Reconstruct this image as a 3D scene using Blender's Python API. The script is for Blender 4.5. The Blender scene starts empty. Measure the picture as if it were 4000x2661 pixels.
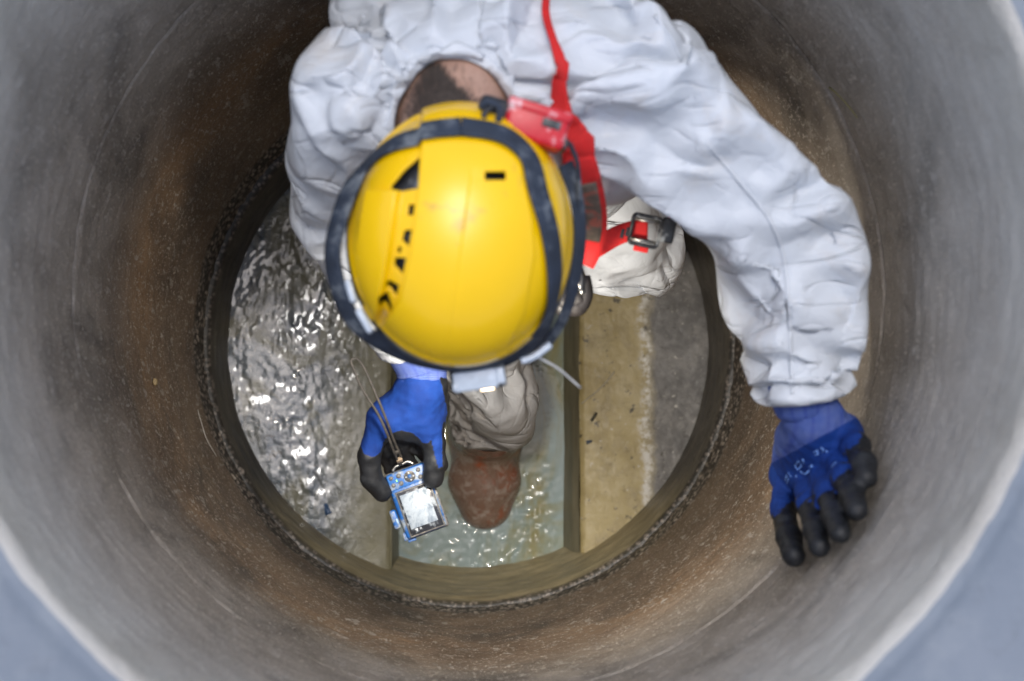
import bpy, bmesh, math, random
import numpy as np
from mathutils import Vector, Matrix
from mathutils.bvhtree import BVHTree

random.seed(7)
RNG = np.random.default_rng(11)
C = bpy.context.scene.collection
SC = bpy.context.scene

# ------------------------------------------------------------------ camera, sky, sun, exposure
CAM = np.array([-0.0408492, -0.19044173, 1.24271853])
A, B = 0.06945142, -0.0436166
ROT = (Matrix.Rotation(B, 3, 'Y') @ Matrix.Rotation(A, 3, 'X'))
ROTN = np.array(ROT)
FPX = 5555.0
cd = bpy.data.cameras.new('camera')
cam = bpy.data.objects.new('camera', cd)
C.objects.link(cam)
cam.matrix_world = Matrix.Translation(Vector(CAM)) @ ROT.to_4x4()
cd.sensor_width = 36.0
cd.lens = FPX / 4000 * 36.0
cd.clip_start = 0.02
cd.clip_end = 400
cd.dof.use_dof = True
cd.dof.focus_distance = 2.15
cd.dof.aperture_fstop = 3.3
SC.camera = cam

SUN_EL, SUN_AZ = math.radians(77), math.radians(-6)
world = bpy.data.worlds.new("World")
SC.world = world
world.use_nodes = True
wn = world.node_tree
sky = wn.nodes.new('ShaderNodeTexSky')
sky.sky_type = 'NISHITA'
sky.sun_disc = False
sky.sun_elevation = SUN_EL
sky.sun_rotation = SUN_AZ
sky.altitude = 200
sky.air_density = 1.0
sky.dust_density = 2.5
sky.ozone_density = 1.0
hs = wn.nodes.new('ShaderNodeHueSaturation')               # thin high cloud: the blue is washed out evenly
hs.inputs['Saturation'].default_value = 0.75
wn.links.new(sky.outputs[0], hs.inputs['Color'])
wn.links.new(hs.outputs[0], wn.nodes['Background'].inputs[0])
wn.nodes['Background'].inputs[1].default_value = 0.15
sd = bpy.data.lights.new('sun', 'SUN')
sd.energy = 0.5
sd.angle = math.radians(12)
sd.color = (1.0, 0.98, 0.95)
sun = bpy.data.objects.new('sun', sd)
C.objects.link(sun)
sun.location = (0, 0, 8)
# the sky's rotation runs clockwise from north (+y)
sdir = Vector((math.sin(SUN_AZ) * math.cos(SUN_EL), math.cos(SUN_AZ) * math.cos(SUN_EL), math.sin(SUN_EL)))
sun.rotation_euler = sdir.to_track_quat('Z', 'Y').to_euler()

SC.view_settings.view_transform = 'Standard'
SC.view_settings.look = 'None'
SC.view_settings.exposure = 0.8
SC.view_settings.gamma = 1.0
SC.view_settings.use_curve_mapping = False
SC.cycles.use_denoising = True
SC.cycles.max_bounces = 8
SC.cycles.sample_clamp_indirect = 6.0

# ------------------------------------------------------------------ helpers: points of the photo in space
def ray(px, py):
    d = np.array([(px - 2000) / FPX, -(py - 1330.5) / FPX, -1.0])
    return ROTN @ d

def project(P):
    Q = (np.asarray(P, float) - CAM) @ ROTN
    return 2000 - FPX * Q[..., 0] / Q[..., 2], 1330.5 + FPX * Q[..., 1] / Q[..., 2]

def at(px, py, z):
    d = ray(px, py)
    return CAM + (z - CAM[2]) / d[2] * d

def V(p):
    return Vector((float(p[0]), float(p[1]), float(p[2])))

# ------------------------------------------------------------------ helpers: noise
def _hash(ix, iy, iz, seed):
    n = (ix.astype(np.int64) * 374761393 + iy.astype(np.int64) * 668265263 + iz.astype(np.int64) * 2147483647 + seed * 974634777)
    n = (n ^ (n >> 13)) * 1274126177
    n = n & 0x7fffffff
    n = (n ^ (n >> 16)) & 0xffffff
    return n / float(0xffffff)

def vnoise(P, scale, seed=0):
    Q = np.asarray(P, float) * scale
    f = np.floor(Q)
    t = Q - f
    t = t * t * (3 - 2 * t)
    i = f.astype(np.int64)
    r = 0
    for dx in (0, 1):
        for dy in (0, 1):
            for dz in (0, 1):
                w = (t[..., 0] if dx else 1 - t[..., 0]) * (t[..., 1] if dy else 1 - t[..., 1]) * (t[..., 2] if dz else 1 - t[..., 2])
                r = r + w * _hash(i[..., 0] + dx, i[..., 1] + dy, i[..., 2] + dz, seed)
    return r * 2 - 1

def fbm(P, scale, octaves=4, seed=0, gain=0.5):
    a, s, r = 1.0, scale, 0
    for k in range(octaves):
        r = r + a * vnoise(P, s, seed + 17 * k)
        a *= gain
        s *= 2.03
    return r

# ------------------------------------------------------------------ helpers: objects
def tag(o, label=None, cat=None, group=None, kind=None):
    if label: o['label'] = label
    if cat: o['category'] = cat
    if group: o['group'] = group
    if kind: o['kind'] = kind
    return o

def mesh_obj(name, verts, faces, mats=None, parent=None, smooth=True):
    me = bpy.data.meshes.new(name)
    me.from_pydata([tuple(map(float, v)) for v in verts], [], [tuple(int(i) for i in f) for f in faces])
    me.update()
    if smooth:
        me.polygons.foreach_set('use_smooth', [True] * len(me.polygons))
    o = bpy.data.objects.new(name, me)
    C.objects.link(o)
    if mats is not None:
        for m in (mats if isinstance(mats, (list, tuple)) else [mats]):
            me.materials.append(m)
    if parent is not None:
        o.parent = parent
        o.matrix_parent_inverse = Matrix.Translation(-parent.location)
    return o

def bm_obj(name, bm, mats=None, parent=None, smooth=True):
    me = bpy.data.meshes.new(name)
    bm.to_mesh(me)
    bm.free()
    if smooth:
        me.polygons.foreach_set('use_smooth', [True] * len(me.polygons))
    o = bpy.data.objects.new(name, me)
    C.objects.link(o)
    if mats is not None:
        for m in (mats if isinstance(mats, (list, tuple)) else [mats]):
            me.materials.append(m)
    if parent is not None:
        o.parent = parent
        o.matrix_parent_inverse = Matrix.Translation(-parent.location)
    return o

def empty(name, loc, label, cat, group=None):
    o = bpy.data.objects.new(name, None)
    o.location = V(loc)
    o.empty_display_size = 0.05
    C.objects.link(o)
    tag(o, label, cat, group)
    return o

def bevel(o, w, seg=2, angle=35):
    m = o.modifiers.new('bevel', 'BEVEL')
    m.width = w
    m.segments = seg
    m.limit_method = 'ANGLE'
    m.angle_limit = math.radians(angle)
    return o

def catmull(pts, n):
    P = np.asarray(pts, float)
    P = np.vstack([2 * P[0] - P[1], P, 2 * P[-1] - P[-2]])
    out = []
    for i in range(1, len(P) - 2):
        for t in np.linspace(0, 1, n, endpoint=False):
            a, b, c, d = P[i - 1], P[i], P[i + 1], P[i + 2]
            out.append(0.5 * ((2 * b) + (-a + c) * t + (2 * a - 5 * b + 4 * c - d) * t * t + (-a + 3 * b - 3 * c + d) * t ** 3))
    out.append(P[-2])
    return np.array(out)

def tube_data(path, radius, sides=8):
    path = np.asarray(path, float)
    n = len(path)
    rad = np.full(n, radius) if np.isscalar(radius) else np.asarray(radius)
    T = np.gradient(path, axis=0)
    T /= np.linalg.norm(T, axis=1)[:, None] + 1e-12
    ref = np.array([0, 0, 1.0]) if abs(T[0][2]) < 0.9 else np.array([1.0, 0, 0])
    N = np.cross(T[0], ref); N /= np.linalg.norm(N)
    vs, fs = [], []
    for i in range(n):
        N = N - T[i] * np.dot(N, T[i]); N /= np.linalg.norm(N) + 1e-12
        Bv = np.cross(T[i], N)
        for k in range(sides):
            a = 2 * math.pi * k / sides
            vs.append(path[i] + rad[i] * (math.cos(a) * N + math.sin(a) * Bv))
    for i in range(n - 1):
        for k in range(sides):
            k2 = (k + 1) % sides
            fs.append((i * sides + k, i * sides + k2, (i + 1) * sides + k2, (i + 1) * sides + k))
    fs.append(tuple(range(sides))[::-1])
    fs.append(tuple((n - 1) * sides + k for k in range(sides)))
    return vs, fs

def tube(name, path, radius, mat, parent=None, sides=8):
    v, f = tube_data(path, radius, sides)
    return mesh_obj(name, v, f, mat, parent)

def ribbon(name, path, normals, width, thick, mat, parent=None, nx=5, sag=0.0):
    """webbing: a strip of given width and thickness lying along path, facing normals"""
    path = np.asarray(path, float); nor = np.asarray(normals, float)
    n = len(path)
    wid = np.full(n, width) if np.isscalar(width) else np.asarray(width)
    T = np.gradient(path, axis=0); T /= np.linalg.norm(T, axis=1)[:, None] + 1e-12
    vs, fs = [], []
    m = nx + 1
    for i in range(n):
        N = nor[i] / (np.linalg.norm(nor[i]) + 1e-12)
        S = np.cross(T[i], N); S /= np.linalg.norm(S) + 1e-12
        N = np.cross(S, T[i])
        for side in (0, 1):
            for k in range(m):
                u = k / nx - 0.5
                vs.append(path[i] + S * u * wid[i] + N * (thick * (1 - side) - sag * (2 * u) ** 2))
    r = 2 * m
    for i in range(n - 1):
        a, b = i * r, (i + 1) * r
        for k in range(nx):
            fs.append((a + k, a + k + 1, b + k + 1, b + k))
            fs.append((a + m + k + 1, a + m + k, b + m + k, b + m + k + 1))
        fs.append((a + m, a, b, b + m))
        fs.append((a + nx, a + m + nx, b + m + nx, b + nx))
    for e in (0, (n - 1) * r):
        q = [(e + k, e + k + 1, e + m + k + 1, e + m + k) for k in range(nx)]
        fs += q if e else [t[::-1] for t in q]
    o = mesh_obj(name, vs, fs, mat, parent)
    bm = bmesh.new(); bm.from_mesh(o.data); bmesh.ops.recalc_face_normals(bm, faces=bm.faces); bm.to_mesh(o.data); bm.free()
    return o

def box_obj(name, center, axes, size, mat, parent=None, bev=0.002, seg=3):
    """a rounded box: axes = three unit vectors, size = full lengths"""
    bm = bmesh.new()
    bmesh.ops.create_cube(bm, size=1.0)
    X, Y, Z = [np.asarray(a, float) for a in axes]
    for v in bm.verts:
        p = np.asarray(center, float) + X * v.co.x * size[0] + Y * v.co.y * size[1] + Z * v.co.z * size[2]
        v.co = V(p)
    bmesh.ops.recalc_face_normals(bm, faces=bm.faces)
    if bev > 0:
        bmesh.ops.bevel(bm, geom=list(bm.edges), offset=bev, segments=seg, affect='EDGES', profile=0.5)
    return bm_obj(name, bm, mat, parent)

def disc_obj(name, center, axes, r, h, mat, parent=None, bev=0.0006, seg=24, ry=None):
    X, Y, Z = [np.asarray(a, float) for a in axes]
    bm = bmesh.new()
    bmesh.ops.create_cone(bm, cap_ends=True, segments=seg, radius1=1, radius2=1, depth=1)
    for v in bm.verts:
        v.co = V(np.asarray(center, float) + X * v.co.x * r + Y * v.co.y * (ry or r) + Z * v.co.z * h)
    bmesh.ops.recalc_face_normals(bm, faces=bm.faces)
    if bev > 0:
        bmesh.ops.bevel(bm, geom=[e for e in bm.edges if len(e.link_faces) == 2 and any(len(f.verts) > 4 for f in e.link_faces)],
                        offset=bev, segments=2, affect='EDGES')
    o = bm_obj(name, bm, mat, parent)
    return o

# ------------------------------------------------------------------ helpers: distance fields -> meshes
def smin(a, b, k):
    h = np.clip(0.5 + 0.5 * (b - a) / k, 0, 1)
    return b * (1 - h) + a * h - k * h * (1 - h)

def cone(P, a, b, ra, rb):
    a = np.asarray(a, float); b = np.asarray(b, float)
    ab = b - a
    t = np.clip(((P - a) @ ab) / (ab @ ab), 0, 1)
    return np.linalg.norm(P - a - t[..., None] * ab, axis=-1) - (ra + (rb - ra) * t)

def ball(P, c, r):
    """ellipsoid, axis aligned"""
    r = np.asarray(r, float)
    q = (P - np.asarray(c, float)) / r
    l = np.linalg.norm(q, axis=-1)
    return (l - 1) * r.min() if np.ptp(r) == 0 else l * (l - 1) / (np.linalg.norm(q / r, axis=-1) + 1e-9)

def surface(fn, lo, hi, h):
    """surface nets of the zero level of fn over a box"""
    lo = np.asarray(lo, float); hi = np.asarray(hi, float)
    n = np.ceil((hi - lo) / h).astype(int) + 1
    g = np.meshgrid(*[lo[i] + h * np.arange(n[i]) for i in range(3)], indexing='ij')
    F = fn(np.stack(g, -1))
    s = F < 0
    cells = np.zeros(tuple(n - 1), int)
    cr = np.zeros(tuple(n - 1) + (3,)); cnt = np.zeros(tuple(n - 1))
    offs = [(0, 0, 0), (1, 0, 0), (0, 1, 0), (1, 1, 0), (0, 0, 1), (1, 0, 1), (0, 1, 1), (1, 1, 1)]
    sl = lambda o: tuple(slice(o[i], n[i] - 1 + o[i]) for i in range(3))
    edges = [(a, b) for a in offs for b in offs if sum(abs(a[i] - b[i]) for i in range(3)) == 1 and a < b]
    for a, b in edges:
        fa, fb = F[sl(a)], F[sl(b)]
        m = (fa < 0) != (fb < 0)
        t = np.where(m, fa / np.where(fa == fb, 1, fa - fb), 0)
        for i in range(3):
            cr[..., i] += np.where(m, a[i] + (b[i] - a[i]) * t, 0)
        cnt += m
    act = cnt > 0
    idx = -np.ones(act.shape, int)
    idx[act] = np.arange(act.sum())
    ijk = np.argwhere(act)
    verts = lo + h * (ijk + cr[act] / cnt[act][:, None])
    faces = []
    for ax in range(3):
        o1, o2 = [(1, 2), (2, 0), (0, 1)][ax]
        a = [slice(None)] * 3; b = [slice(None)] * 3
        a[ax] = slice(0, n[ax] - 1); b[ax] = slice(1, n[ax])
        sa, sb = s[tuple(a)], s[tuple(b)]
        m = sa != sb
        e = np.argwhere(m)
        ok = (e[:, o1] > 0) & (e[:, o2] > 0) & (e[:, o1] < n[o1] - 1) & (e[:, o2] < n[o2] - 1)
        e = e[ok]
        flip = sa[tuple(e.T)]
        q = []
        for d1, d2 in ((-1, -1), (0, -1), (0, 0), (-1, 0)):
            c = e.copy(); c[:, o1] += d1; c[:, o2] += d2
            q.append(idx[tuple(c.T)])
        q = np.stack(q, 1)
        q[~flip] = q[~flip][:, ::-1]
        faces.append(q)
    return verts, np.vstack(faces)

def relax(verts, faces, it=3, w=0.5, fixed=None):
    V_ = verts.copy()
    e = np.vstack([faces[:, [i, (i + 1) % 4]] for i in range(4)])
    e = np.vstack([e, e[:, ::-1]])
    deg = np.bincount(e[:, 0], minlength=len(V_)).astype(float)
    for _ in range(it):
        S = np.zeros_like(V_)
        for i in range(3):
            S[:, i] = np.bincount(e[:, 0], weights=V_[e[:, 1], i], minlength=len(V_))
        N = V_ + w * (S / np.maximum(deg, 1)[:, None] - V_)
        if fixed is not None: N[fixed] = V_[fixed]
        V_ = N
    return V_

# ------------------------------------------------------------------ helpers: materials
class MAT:
    def __init__(s, name):
        s.m = bpy.data.materials.new(name); s.m.use_nodes = True
        s.t = s.m.node_tree; s.b = s.t.nodes['Principled BSDF']; s.n = s.t.nodes; s.l = s.t.links
        s._tc = None
    def co(s, scale=(1, 1, 1), kind='Object'):
        if s._tc is None: s._tc = s.n.new('ShaderNodeTexCoord')
        mp = s.n.new('ShaderNodeMapping'); mp.inputs['Scale'].default_value = scale
        s.l.new(s._tc.outputs[kind], mp.inputs[0]); return mp.outputs[0]
    def noise(s, scale, detail=4, rough=.6, co=None, dist=0.0, out=0):
        t = s.n.new('ShaderNodeTexNoise'); t.inputs['Scale'].default_value = scale
        t.inputs['Detail'].default_value = detail; t.inputs['Roughness'].default_value = rough; t.inputs['Distortion'].default_value = dist
        s.l.new(co if co is not None else s.co(), t.inputs['Vector']); return t.outputs[out]
    def voro(s, scale, feature='F1', co=None, out=0, rand=1.0):
        t = s.n.new('ShaderNodeTexVoronoi'); t.feature = feature; t.inputs['Scale'].default_value = scale
        t.inputs['Randomness'].default_value = rand
        s.l.new(co if co is not None else s.co(), t.inputs['Vector']); return t.outputs[out]
    def wave(s, scale, co=None, dist=0.0, direction='X'):
        t = s.n.new('ShaderNodeTexWave'); t.inputs['Scale'].default_value = scale; t.bands_direction = direction
        t.inputs['Distortion'].default_value = dist
        s.l.new(co if co is not None else s.co(), t.inputs['Vector']); return t.outputs['Fac']
    def ramp(s, f, stops, interp='LINEAR'):
        r = s.n.new('ShaderNodeValToRGB'); r.color_ramp.interpolation = interp
        e = r.color_ramp.elements
        while len(e) < len(stops): e.new(0.5)
        for x, (p, c) in zip(e, stops):
            x.position = p; x.color = (c, c, c, 1) if np.isscalar(c) else tuple(c) + (1,)
        s.l.new(f, r.inputs[0]); return r.outputs[0]
    def mix(s, f, a, b, mode='MIX'):
        m = s.n.new('ShaderNodeMix'); m.data_type = 'RGBA'; m.blend_type = mode
        for i, x in ((0, f), (6, a), (7, b)):
            if hasattr(x, 'links') or isinstance(x, bpy.types.NodeSocket): s.l.new(x, m.inputs[i])
            elif i == 0: m.inputs[0].default_value = x
            else: m.inputs[i].default_value = tuple(x) + (1,)
        return m.outputs[2]
    def math(s, op, a, b=0.0, c=0.0, clamp=False):
        m = s.n.new('ShaderNodeMath'); m.operation = op; m.use_clamp = clamp
        for i, x in enumerate((a, b, c)):
            if isinstance(x, bpy.types.NodeSocket): s.l.new(x, m.inputs[i])
            else: m.inputs[i].default_value = x
        return m.outputs[0]
    def attr(s, name, out='Fac'):
        a = s.n.new('ShaderNodeAttribute'); a.attribute_name = name; return a.outputs[out]
    def pos(s):
        g = s.n.new('ShaderNodeNewGeometry'); x = s.n.new('ShaderNodeSeparateXYZ'); s.l.new(g.outputs['Position'], x.inputs[0]); return x.outputs
    def set(s, **k):
        names = dict(color='Base Color', rough='Roughness', metal='Metallic', spec='Specular IOR Level', ior='IOR', trans='Transmission Weight',
                     coat='Coat Weight', coat_rough='Coat Roughness', emis='Emission Color', emis_s='Emission Strength', sss='Subsurface Weight', alpha='Alpha', sheen='Sheen Weight')
        for q, v in k.items():
            i = s.b.inputs[names[q]]
            if isinstance(v, bpy.types.NodeSocket): s.l.new(v, i)
            elif isinstance(v, (tuple, list)): i.default_value = tuple(v) + (1,)
            else: i.default_value = v
        return s
    def bump(s, h, strength=0.5, dist=0.002, prev=None):
        b = s.n.new('ShaderNodeBump'); (s.l.new(strength, b.inputs['Strength']) if isinstance(strength, bpy.types.NodeSocket) else setattr(b.inputs['Strength'], 'default_value', strength)); b.inputs['Distance'].default_value = dist
        s.l.new(h, b.inputs['Height'])
        if prev is not None: s.l.new(prev, b.inputs['Normal'])
        s.l.new(b.outputs[0], s.b.inputs['Normal']); return b.outputs[0]
    def disp(s): return s.m

def simple(name, color, rough=0.5, metal=0.0, spec=0.5, noise=0.12, nscale=60, bump=0.0, bscale=400, dirt=None):
    m = MAT(name)
    f = m.noise(nscale, 5)
    lo = tuple(c * (1 - noise) for c in color); hi = tuple(min(1, c * (1 + noise)) for c in color)
    col = m.ramp(f, [(0.3, lo), (0.7, hi)])
    if dirt:
        d = m.ramp(m.noise(dirt[1], 6, .7), [(dirt[2], 0.0), (dirt[2] + .12, 1.0)])
        col = m.mix(d, col, dirt[0])
    m.set(color=col, rough=m.ramp(f, [(0.3, max(0, rough - .06)), (0.7, min(1, rough + .06))]), metal=metal, spec=spec)
    if bump: m.bump(m.noise(bscale, 3), bump, 0.001)
    return m.m
# ------------------------------------------------------------------ the shaft: two concrete rings, a base with benches and a channel
def wall_material():
    m = MAT('old_concrete')
    X, Y, Z = m.pos()
    co = m.co()
    flat = m.co((1, 1, .65))
    n1 = m.noise(7, 6, .62, flat, .6)
    n2 = m.noise(90, 4, .7)
    n3 = m.noise(3.2, 5, .6, co, .8)
    grey = m.ramp(n1, [(.25, (.235, .20, .163)), (.5, (.40, .352, .296)), (.75, (.55, .495, .43))])
    brown = m.ramp(n1, [(.25, (.110, .078, .055)), (.5, (.215, .157, .112)), (.75, (.33, .25, .178))])
    rust = m.ramp(n1, [(.3, (.235, .150, .088)), (.7, (.40, .262, .152))])
    # slime line of the lower ring: its own uneven upper edge
    h = m.math('ADD', Z, m.math('MULTIPLY', m.math('SUBTRACT', n3, .5), .30))
    low = m.ramp(m.math('MULTIPLY_ADD', h, -1.0, 0.0), [(.60, 0.0), (.86, 1.0)])
    col = m.mix(low, grey, brown)
    # rusty band at the upper side of the slime
    band = m.ramp(m.math('ABSOLUTE', m.math('ADD', h, .84)), [(.02, 1.0), (.17, 0.0)])
    band = m.math('MULTIPLY', band, m.ramp(n3, [(.40, 0.15), (.62, .95)]))
    col = m.mix(band, col, rust)
    # dark damp patches
    damp = m.ramp(m.noise(4.5, 6, .65, m.co((1, 1, .7)), 1.0), [(.52, 0.0), (.70, .75)])
    col = m.mix(damp, col, (.085, .078, .07))
    # chalk streaks at the joint
    near = m.ramp(m.math('ABSOLUTE', m.math('ADD', Z, .50)), [(.004, .8), (.055, 0.0)])
    near = m.math('MULTIPLY', near, m.ramp(m.pos()[0], [(.02, 0.0), (.2, 1.0)]))
    ch = m.math('MULTIPLY', near, m.ramp(m.noise(11, 6, .7, m.co((1, 1, 1.6)), .5), [(.53, 0.0), (.66, 1.0)]))
    col = m.mix(ch, col, (.50, .46, .41))
    # circular scratches
    sc = m.ramp(m.noise(3, 4, .75, m.co((1, 1, 40))), [(.62, 0.0), (.75, .12)])
    col = m.mix(sc, col, (.30, .26, .22))
    ds = m.ramp(m.noise(2.5, 4, .75, m.co((1.0, 1.0, 30))), [(.28, .15), (.40, 0.0)])
    col = m.mix(ds, col, (.06, .055, .05))
    # sand grains
    g = m.ramp(m.noise(210, 3, .6, m.co((1, 1, .5))), [(.57, 0.0), (.70, .8)])
    col = m.mix(g, col, (.66, .59, .50))
    g2 = m.ramp(m.noise(95, 4, .65, m.co((1, 1, .5))), [(.60, 0.0), (.68, .75)])
    col = m.mix(g2, col, (.60, .56, .50))
    g4 = m.ramp(m.noise(48, 4, .65, m.co((1, 1, .45))), [(.60, 0.0), (.67, .6)])
    col = m.mix(g4, col, (.52, .48, .43))
    g3 = m.ramp(m.noise(180, 3, .6, m.co((1.1, .9, 1.2))), [(.24, .75), (.38, 0.0)])
    col = m.mix(g3, col, (.035, .03, .027))
    # broken foot of the ring, aggregate laid bare
    st = m.ramp(m.math('ABSOLUTE', m.math('ADD', m.math('ADD', Z, m.math('MULTIPLY', m.math('SUBTRACT', n3, .5), .05)), 1.385)), [(.055, 1.0), (.085, 0.0)])
    peb = m.voro(105, 'F1', m.co((1, 1, .55)))
    pc = m.mix(m.ramp(m.noise(60, 2), [(.3, 0.0), (.65, 1.0)]), (.10, .085, .075), (.66, .58, .50))
    pc = m.mix(m.ramp(peb, [(.32, 0.0), (.55, 1.0)]), pc, (.045, .04, .036))
    col = m.mix(m.math('MULTIPLY', st, .9), col, pc)
    # pale top edge, carried down the upper wall as painted sky light
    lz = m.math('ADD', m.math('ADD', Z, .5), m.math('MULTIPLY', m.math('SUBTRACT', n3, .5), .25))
    sky_pale = m.ramp(lz, [(.10, 0.0), (.30, .6), (.44, .9), (.5, .95)])
    col = m.mix(m.math('MULTIPLY', sky_pale, m.ramp(n1, [(.25, .55), (.6, 1.0)])), col, (.52, .495, .455))
    m.set(color=col, rough=m.ramp(n1, [(.2, .40), (.8, .62)]), spec=.5)
    b = m.bump(m.noise(28, 6, .7), .5, .010)
    b = m.bump(m.noise(140, 5, .7), .75, .004, b)
    b = m.bump(m.noise(420, 3, .6), .5, .0015, b)
    m.bump(m.math('MULTIPLY', peb, st), .6, .006, b)
    return m.m

def lathe(name, prof, mat, nt=720, rough=0.0016, kind='structure', seed=1, foot=None, closed=False):
    prof = np.asarray(prof, float)
    th = np.linspace(0, 2 * np.pi, nt, endpoint=False)
    R, T = np.meshgrid(prof[:, 0], th, indexing='ij')
    Z = np.repeat(prof[:, 1][:, None], nt, 1)
    P = np.stack([R * np.cos(T), R * np.sin(T), Z], -1)
    d = rough * fbm(P, 6, 3, seed) + rough * .8 * fbm(P * np.array([1, 1, 3.0]), 30, 3, seed + 3)
    d = d + np.exp(-(Z / .02) ** 2) * (np.hypot(P[..., 0], P[..., 1]) < .53) * (.0012 * fbm(P, 32, 3, seed + 21))      # rubbed, chipped arris
    if foot:
        w = np.clip((foot - Z) / .05, 0, 1)
        d = d + w * (.0026 * fbm(P, 70, 3, seed + 9) + .002)
        P[..., 2] += w * .003 * fbm(P, 22, 3, seed + 5)
    rad = np.stack([np.cos(T), np.sin(T), 0 * T], -1)
    P = P + rad * d[..., None]
    n = len(prof)
    i = np.arange(n - 1)[:, None] * nt; k = np.arange(nt)[None]; k2 = (k + 1) % nt
    f = np.stack([i + k, i + nt + k, i + nt + k2, i + k2], -1).reshape(-1, 4)
    o = mesh_obj(name, P.reshape(-1, 3), f, mat)
    return tag(o, kind=kind)

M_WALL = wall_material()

def rows(r0, r1, z0, z1, step):
    n = max(2, int(abs(z1 - z0) / step) + 1)
    return [(r0 + (r1 - r0) * t, z0 + (z1 - z0) * t) for t in np.linspace(0, 1, n)]

top_m = MAT('smooth_concrete')
f = top_m.noise(9, 5, .6)
c_ = top_m.ramp(f, [(.3, (.165, .190, .225)), (.7, (.20, .222, .255))])
c_ = top_m.mix(top_m.ramp(top_m.noise(55, 4, .7), [(.56, 0.0), (.75, .45)]), c_, (.13, .14, .16))
c_ = top_m.mix(top_m.ramp(top_m.noise(14, 5, .7), [(.5, 0.0), (.7, .5)]), c_, (.27, .29, .31))
top_m.set(color=c_, rough=.7, spec=.4)
top_m.bump(top_m.noise(200, 4), .3, .002)
M_TOP = top_m.m

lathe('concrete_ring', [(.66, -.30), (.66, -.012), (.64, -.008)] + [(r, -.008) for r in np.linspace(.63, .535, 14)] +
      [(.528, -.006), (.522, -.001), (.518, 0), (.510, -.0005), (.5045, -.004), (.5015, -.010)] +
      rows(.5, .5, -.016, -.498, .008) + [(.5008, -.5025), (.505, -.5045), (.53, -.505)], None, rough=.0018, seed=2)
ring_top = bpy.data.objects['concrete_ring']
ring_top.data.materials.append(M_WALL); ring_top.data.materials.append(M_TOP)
mi = [1 if k // 720 < 20 else 0 for k in range(len(ring_top.data.polygons))]        # rows of the top face
ring_top.data.polygons.foreach_set('material_index', mi)
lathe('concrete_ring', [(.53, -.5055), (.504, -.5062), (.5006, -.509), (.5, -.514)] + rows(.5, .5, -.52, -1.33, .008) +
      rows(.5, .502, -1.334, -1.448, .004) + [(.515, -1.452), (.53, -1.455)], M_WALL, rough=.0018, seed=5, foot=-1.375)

def base_material():
    m = MAT('benching')
    X, Y, Z = m.pos()
    n1 = m.noise(10, 6, .65, None, .7)
    n2 = m.noise(60, 4, .7)
    tan = m.ramp(n1, [(.25, (.27, .21, .09)), (.5, (.43, .35, .165)), (.78, (.50, .43, .25))])
    dark = m.ramp(m.noise(22, 6, .7), [(.28, (.075, .073, .07)), (.5, (.14, .135, .13)), (.72, (.26, .25, .235))])
    slate = m.ramp(n1, [(.25, (.030, .046, .062)), (.5, (.062, .088, .115)), (.8, (.12, .155, .175))])
    olive = m.ramp(n1, [(.25, (.19, .178, .110)), (.75, (.37, .345, .225))])
    edge = m.math('MULTIPLY', m.math('SUBTRACT', m.noise(14, 5, .7), .5), .05)
    xr = m.math('ADD', X, edge)
    rightw = m.ramp(xr, [(.345, 0.0), (.372, 1.0)])
    col = m.mix(rightw, tan, dark)
    # foam line between the tan crust and the wet grey side
    line = m.ramp(m.math('ABSOLUTE', m.math('SUBTRACT', xr, .350)), [(.003, 1.0), (.014, 0.0)])
    blot = m.ramp(m.noise(16, 5, .7, None, .6), [(.50, 0.0), (.66, .55)])
    col = m.mix(m.math('MULTIPLY', blot, m.math('SUBTRACT', 1.0, rightw)), col, (.23, .185, .09))
    col = m.mix(m.math('MULTIPLY', line, m.ramp(m.noise(45, 4, .7), [(.42, 0.0), (.56, 1.0)])), col, (.68, .67, .63))
    left = m.ramp(X, [(-.02, 1.0), (.02, 0.0)])
    xl = m.math('MULTIPLY', m.math('ADD', X, m.math('MULTIPLY', edge, 1.6)), -1.0)
    lcol = m.mix(m.ramp(xl, [(.20, 0.0), (.31, 1.0)]), olive, slate)
    patch = m.ramp(m.noise(7, 4, .6, m.co((1, .7, 1)), 1.0), [(.5, 0.0), (.62, .8)])
    lcol = m.mix(patch, lcol, (.20, .185, .105))
    col = m.mix(left, col, lcol)
    # grit
    g = m.ramp(m.noise(48, 4, .65), [(.31, .9), (.38, 0.0)])
    gl = m.ramp(m.noise(85, 3, .6), [(.66, 0.0), (.72, .7)])
    col = m.mix(g, col, (.045, .04, .03))
    col = m.mix(gl, col, (.60, .58, .52))
    g2 = m.ramp(m.noise(150, 3, .6), [(.66, 0.0), (.75, .6)])
    col = m.mix(g2, col, (.5, .47, .38))
    m.set(color=col, spec=.6, rough=m.ramp(n2, [(.35, .10), (.7, .32)]))
    wet = m.math('MULTIPLY', m.ramp(m.math('MULTIPLY', m.math('ADD', X, m.math('MULTIPLY', edge, 1.5)), -1.0), [(.20, .12), (.29, 1.0)]), m.ramp(X, [(-.10, 1.0), (0.0, 0.0)]))
    r_ = m.mix(wet, m.ramp(n2, [(.3, (.38,) * 3), (.7, (.62,) * 3)]), m.ramp(n2, [(.3, (.06,) * 3), (.75, (.22,) * 3)]))
    m.set(rough=r_)
    b = m.bump(m.noise(120, 4, .6), m.math('MULTIPLY_ADD', wet, .15, .25), .004)
    m.bump(m.noise(380, 2, .5), .25, .001, b)
    m.b.inputs['Coat IOR'].default_value = 1.65
    m.set(coat=m.math('MULTIPLY', wet, m.math('MULTIPLY_ADD', patch, -.85, 1.0)), coat_rough=.03)
    return m.m
M_BASE = base_material()

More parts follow.
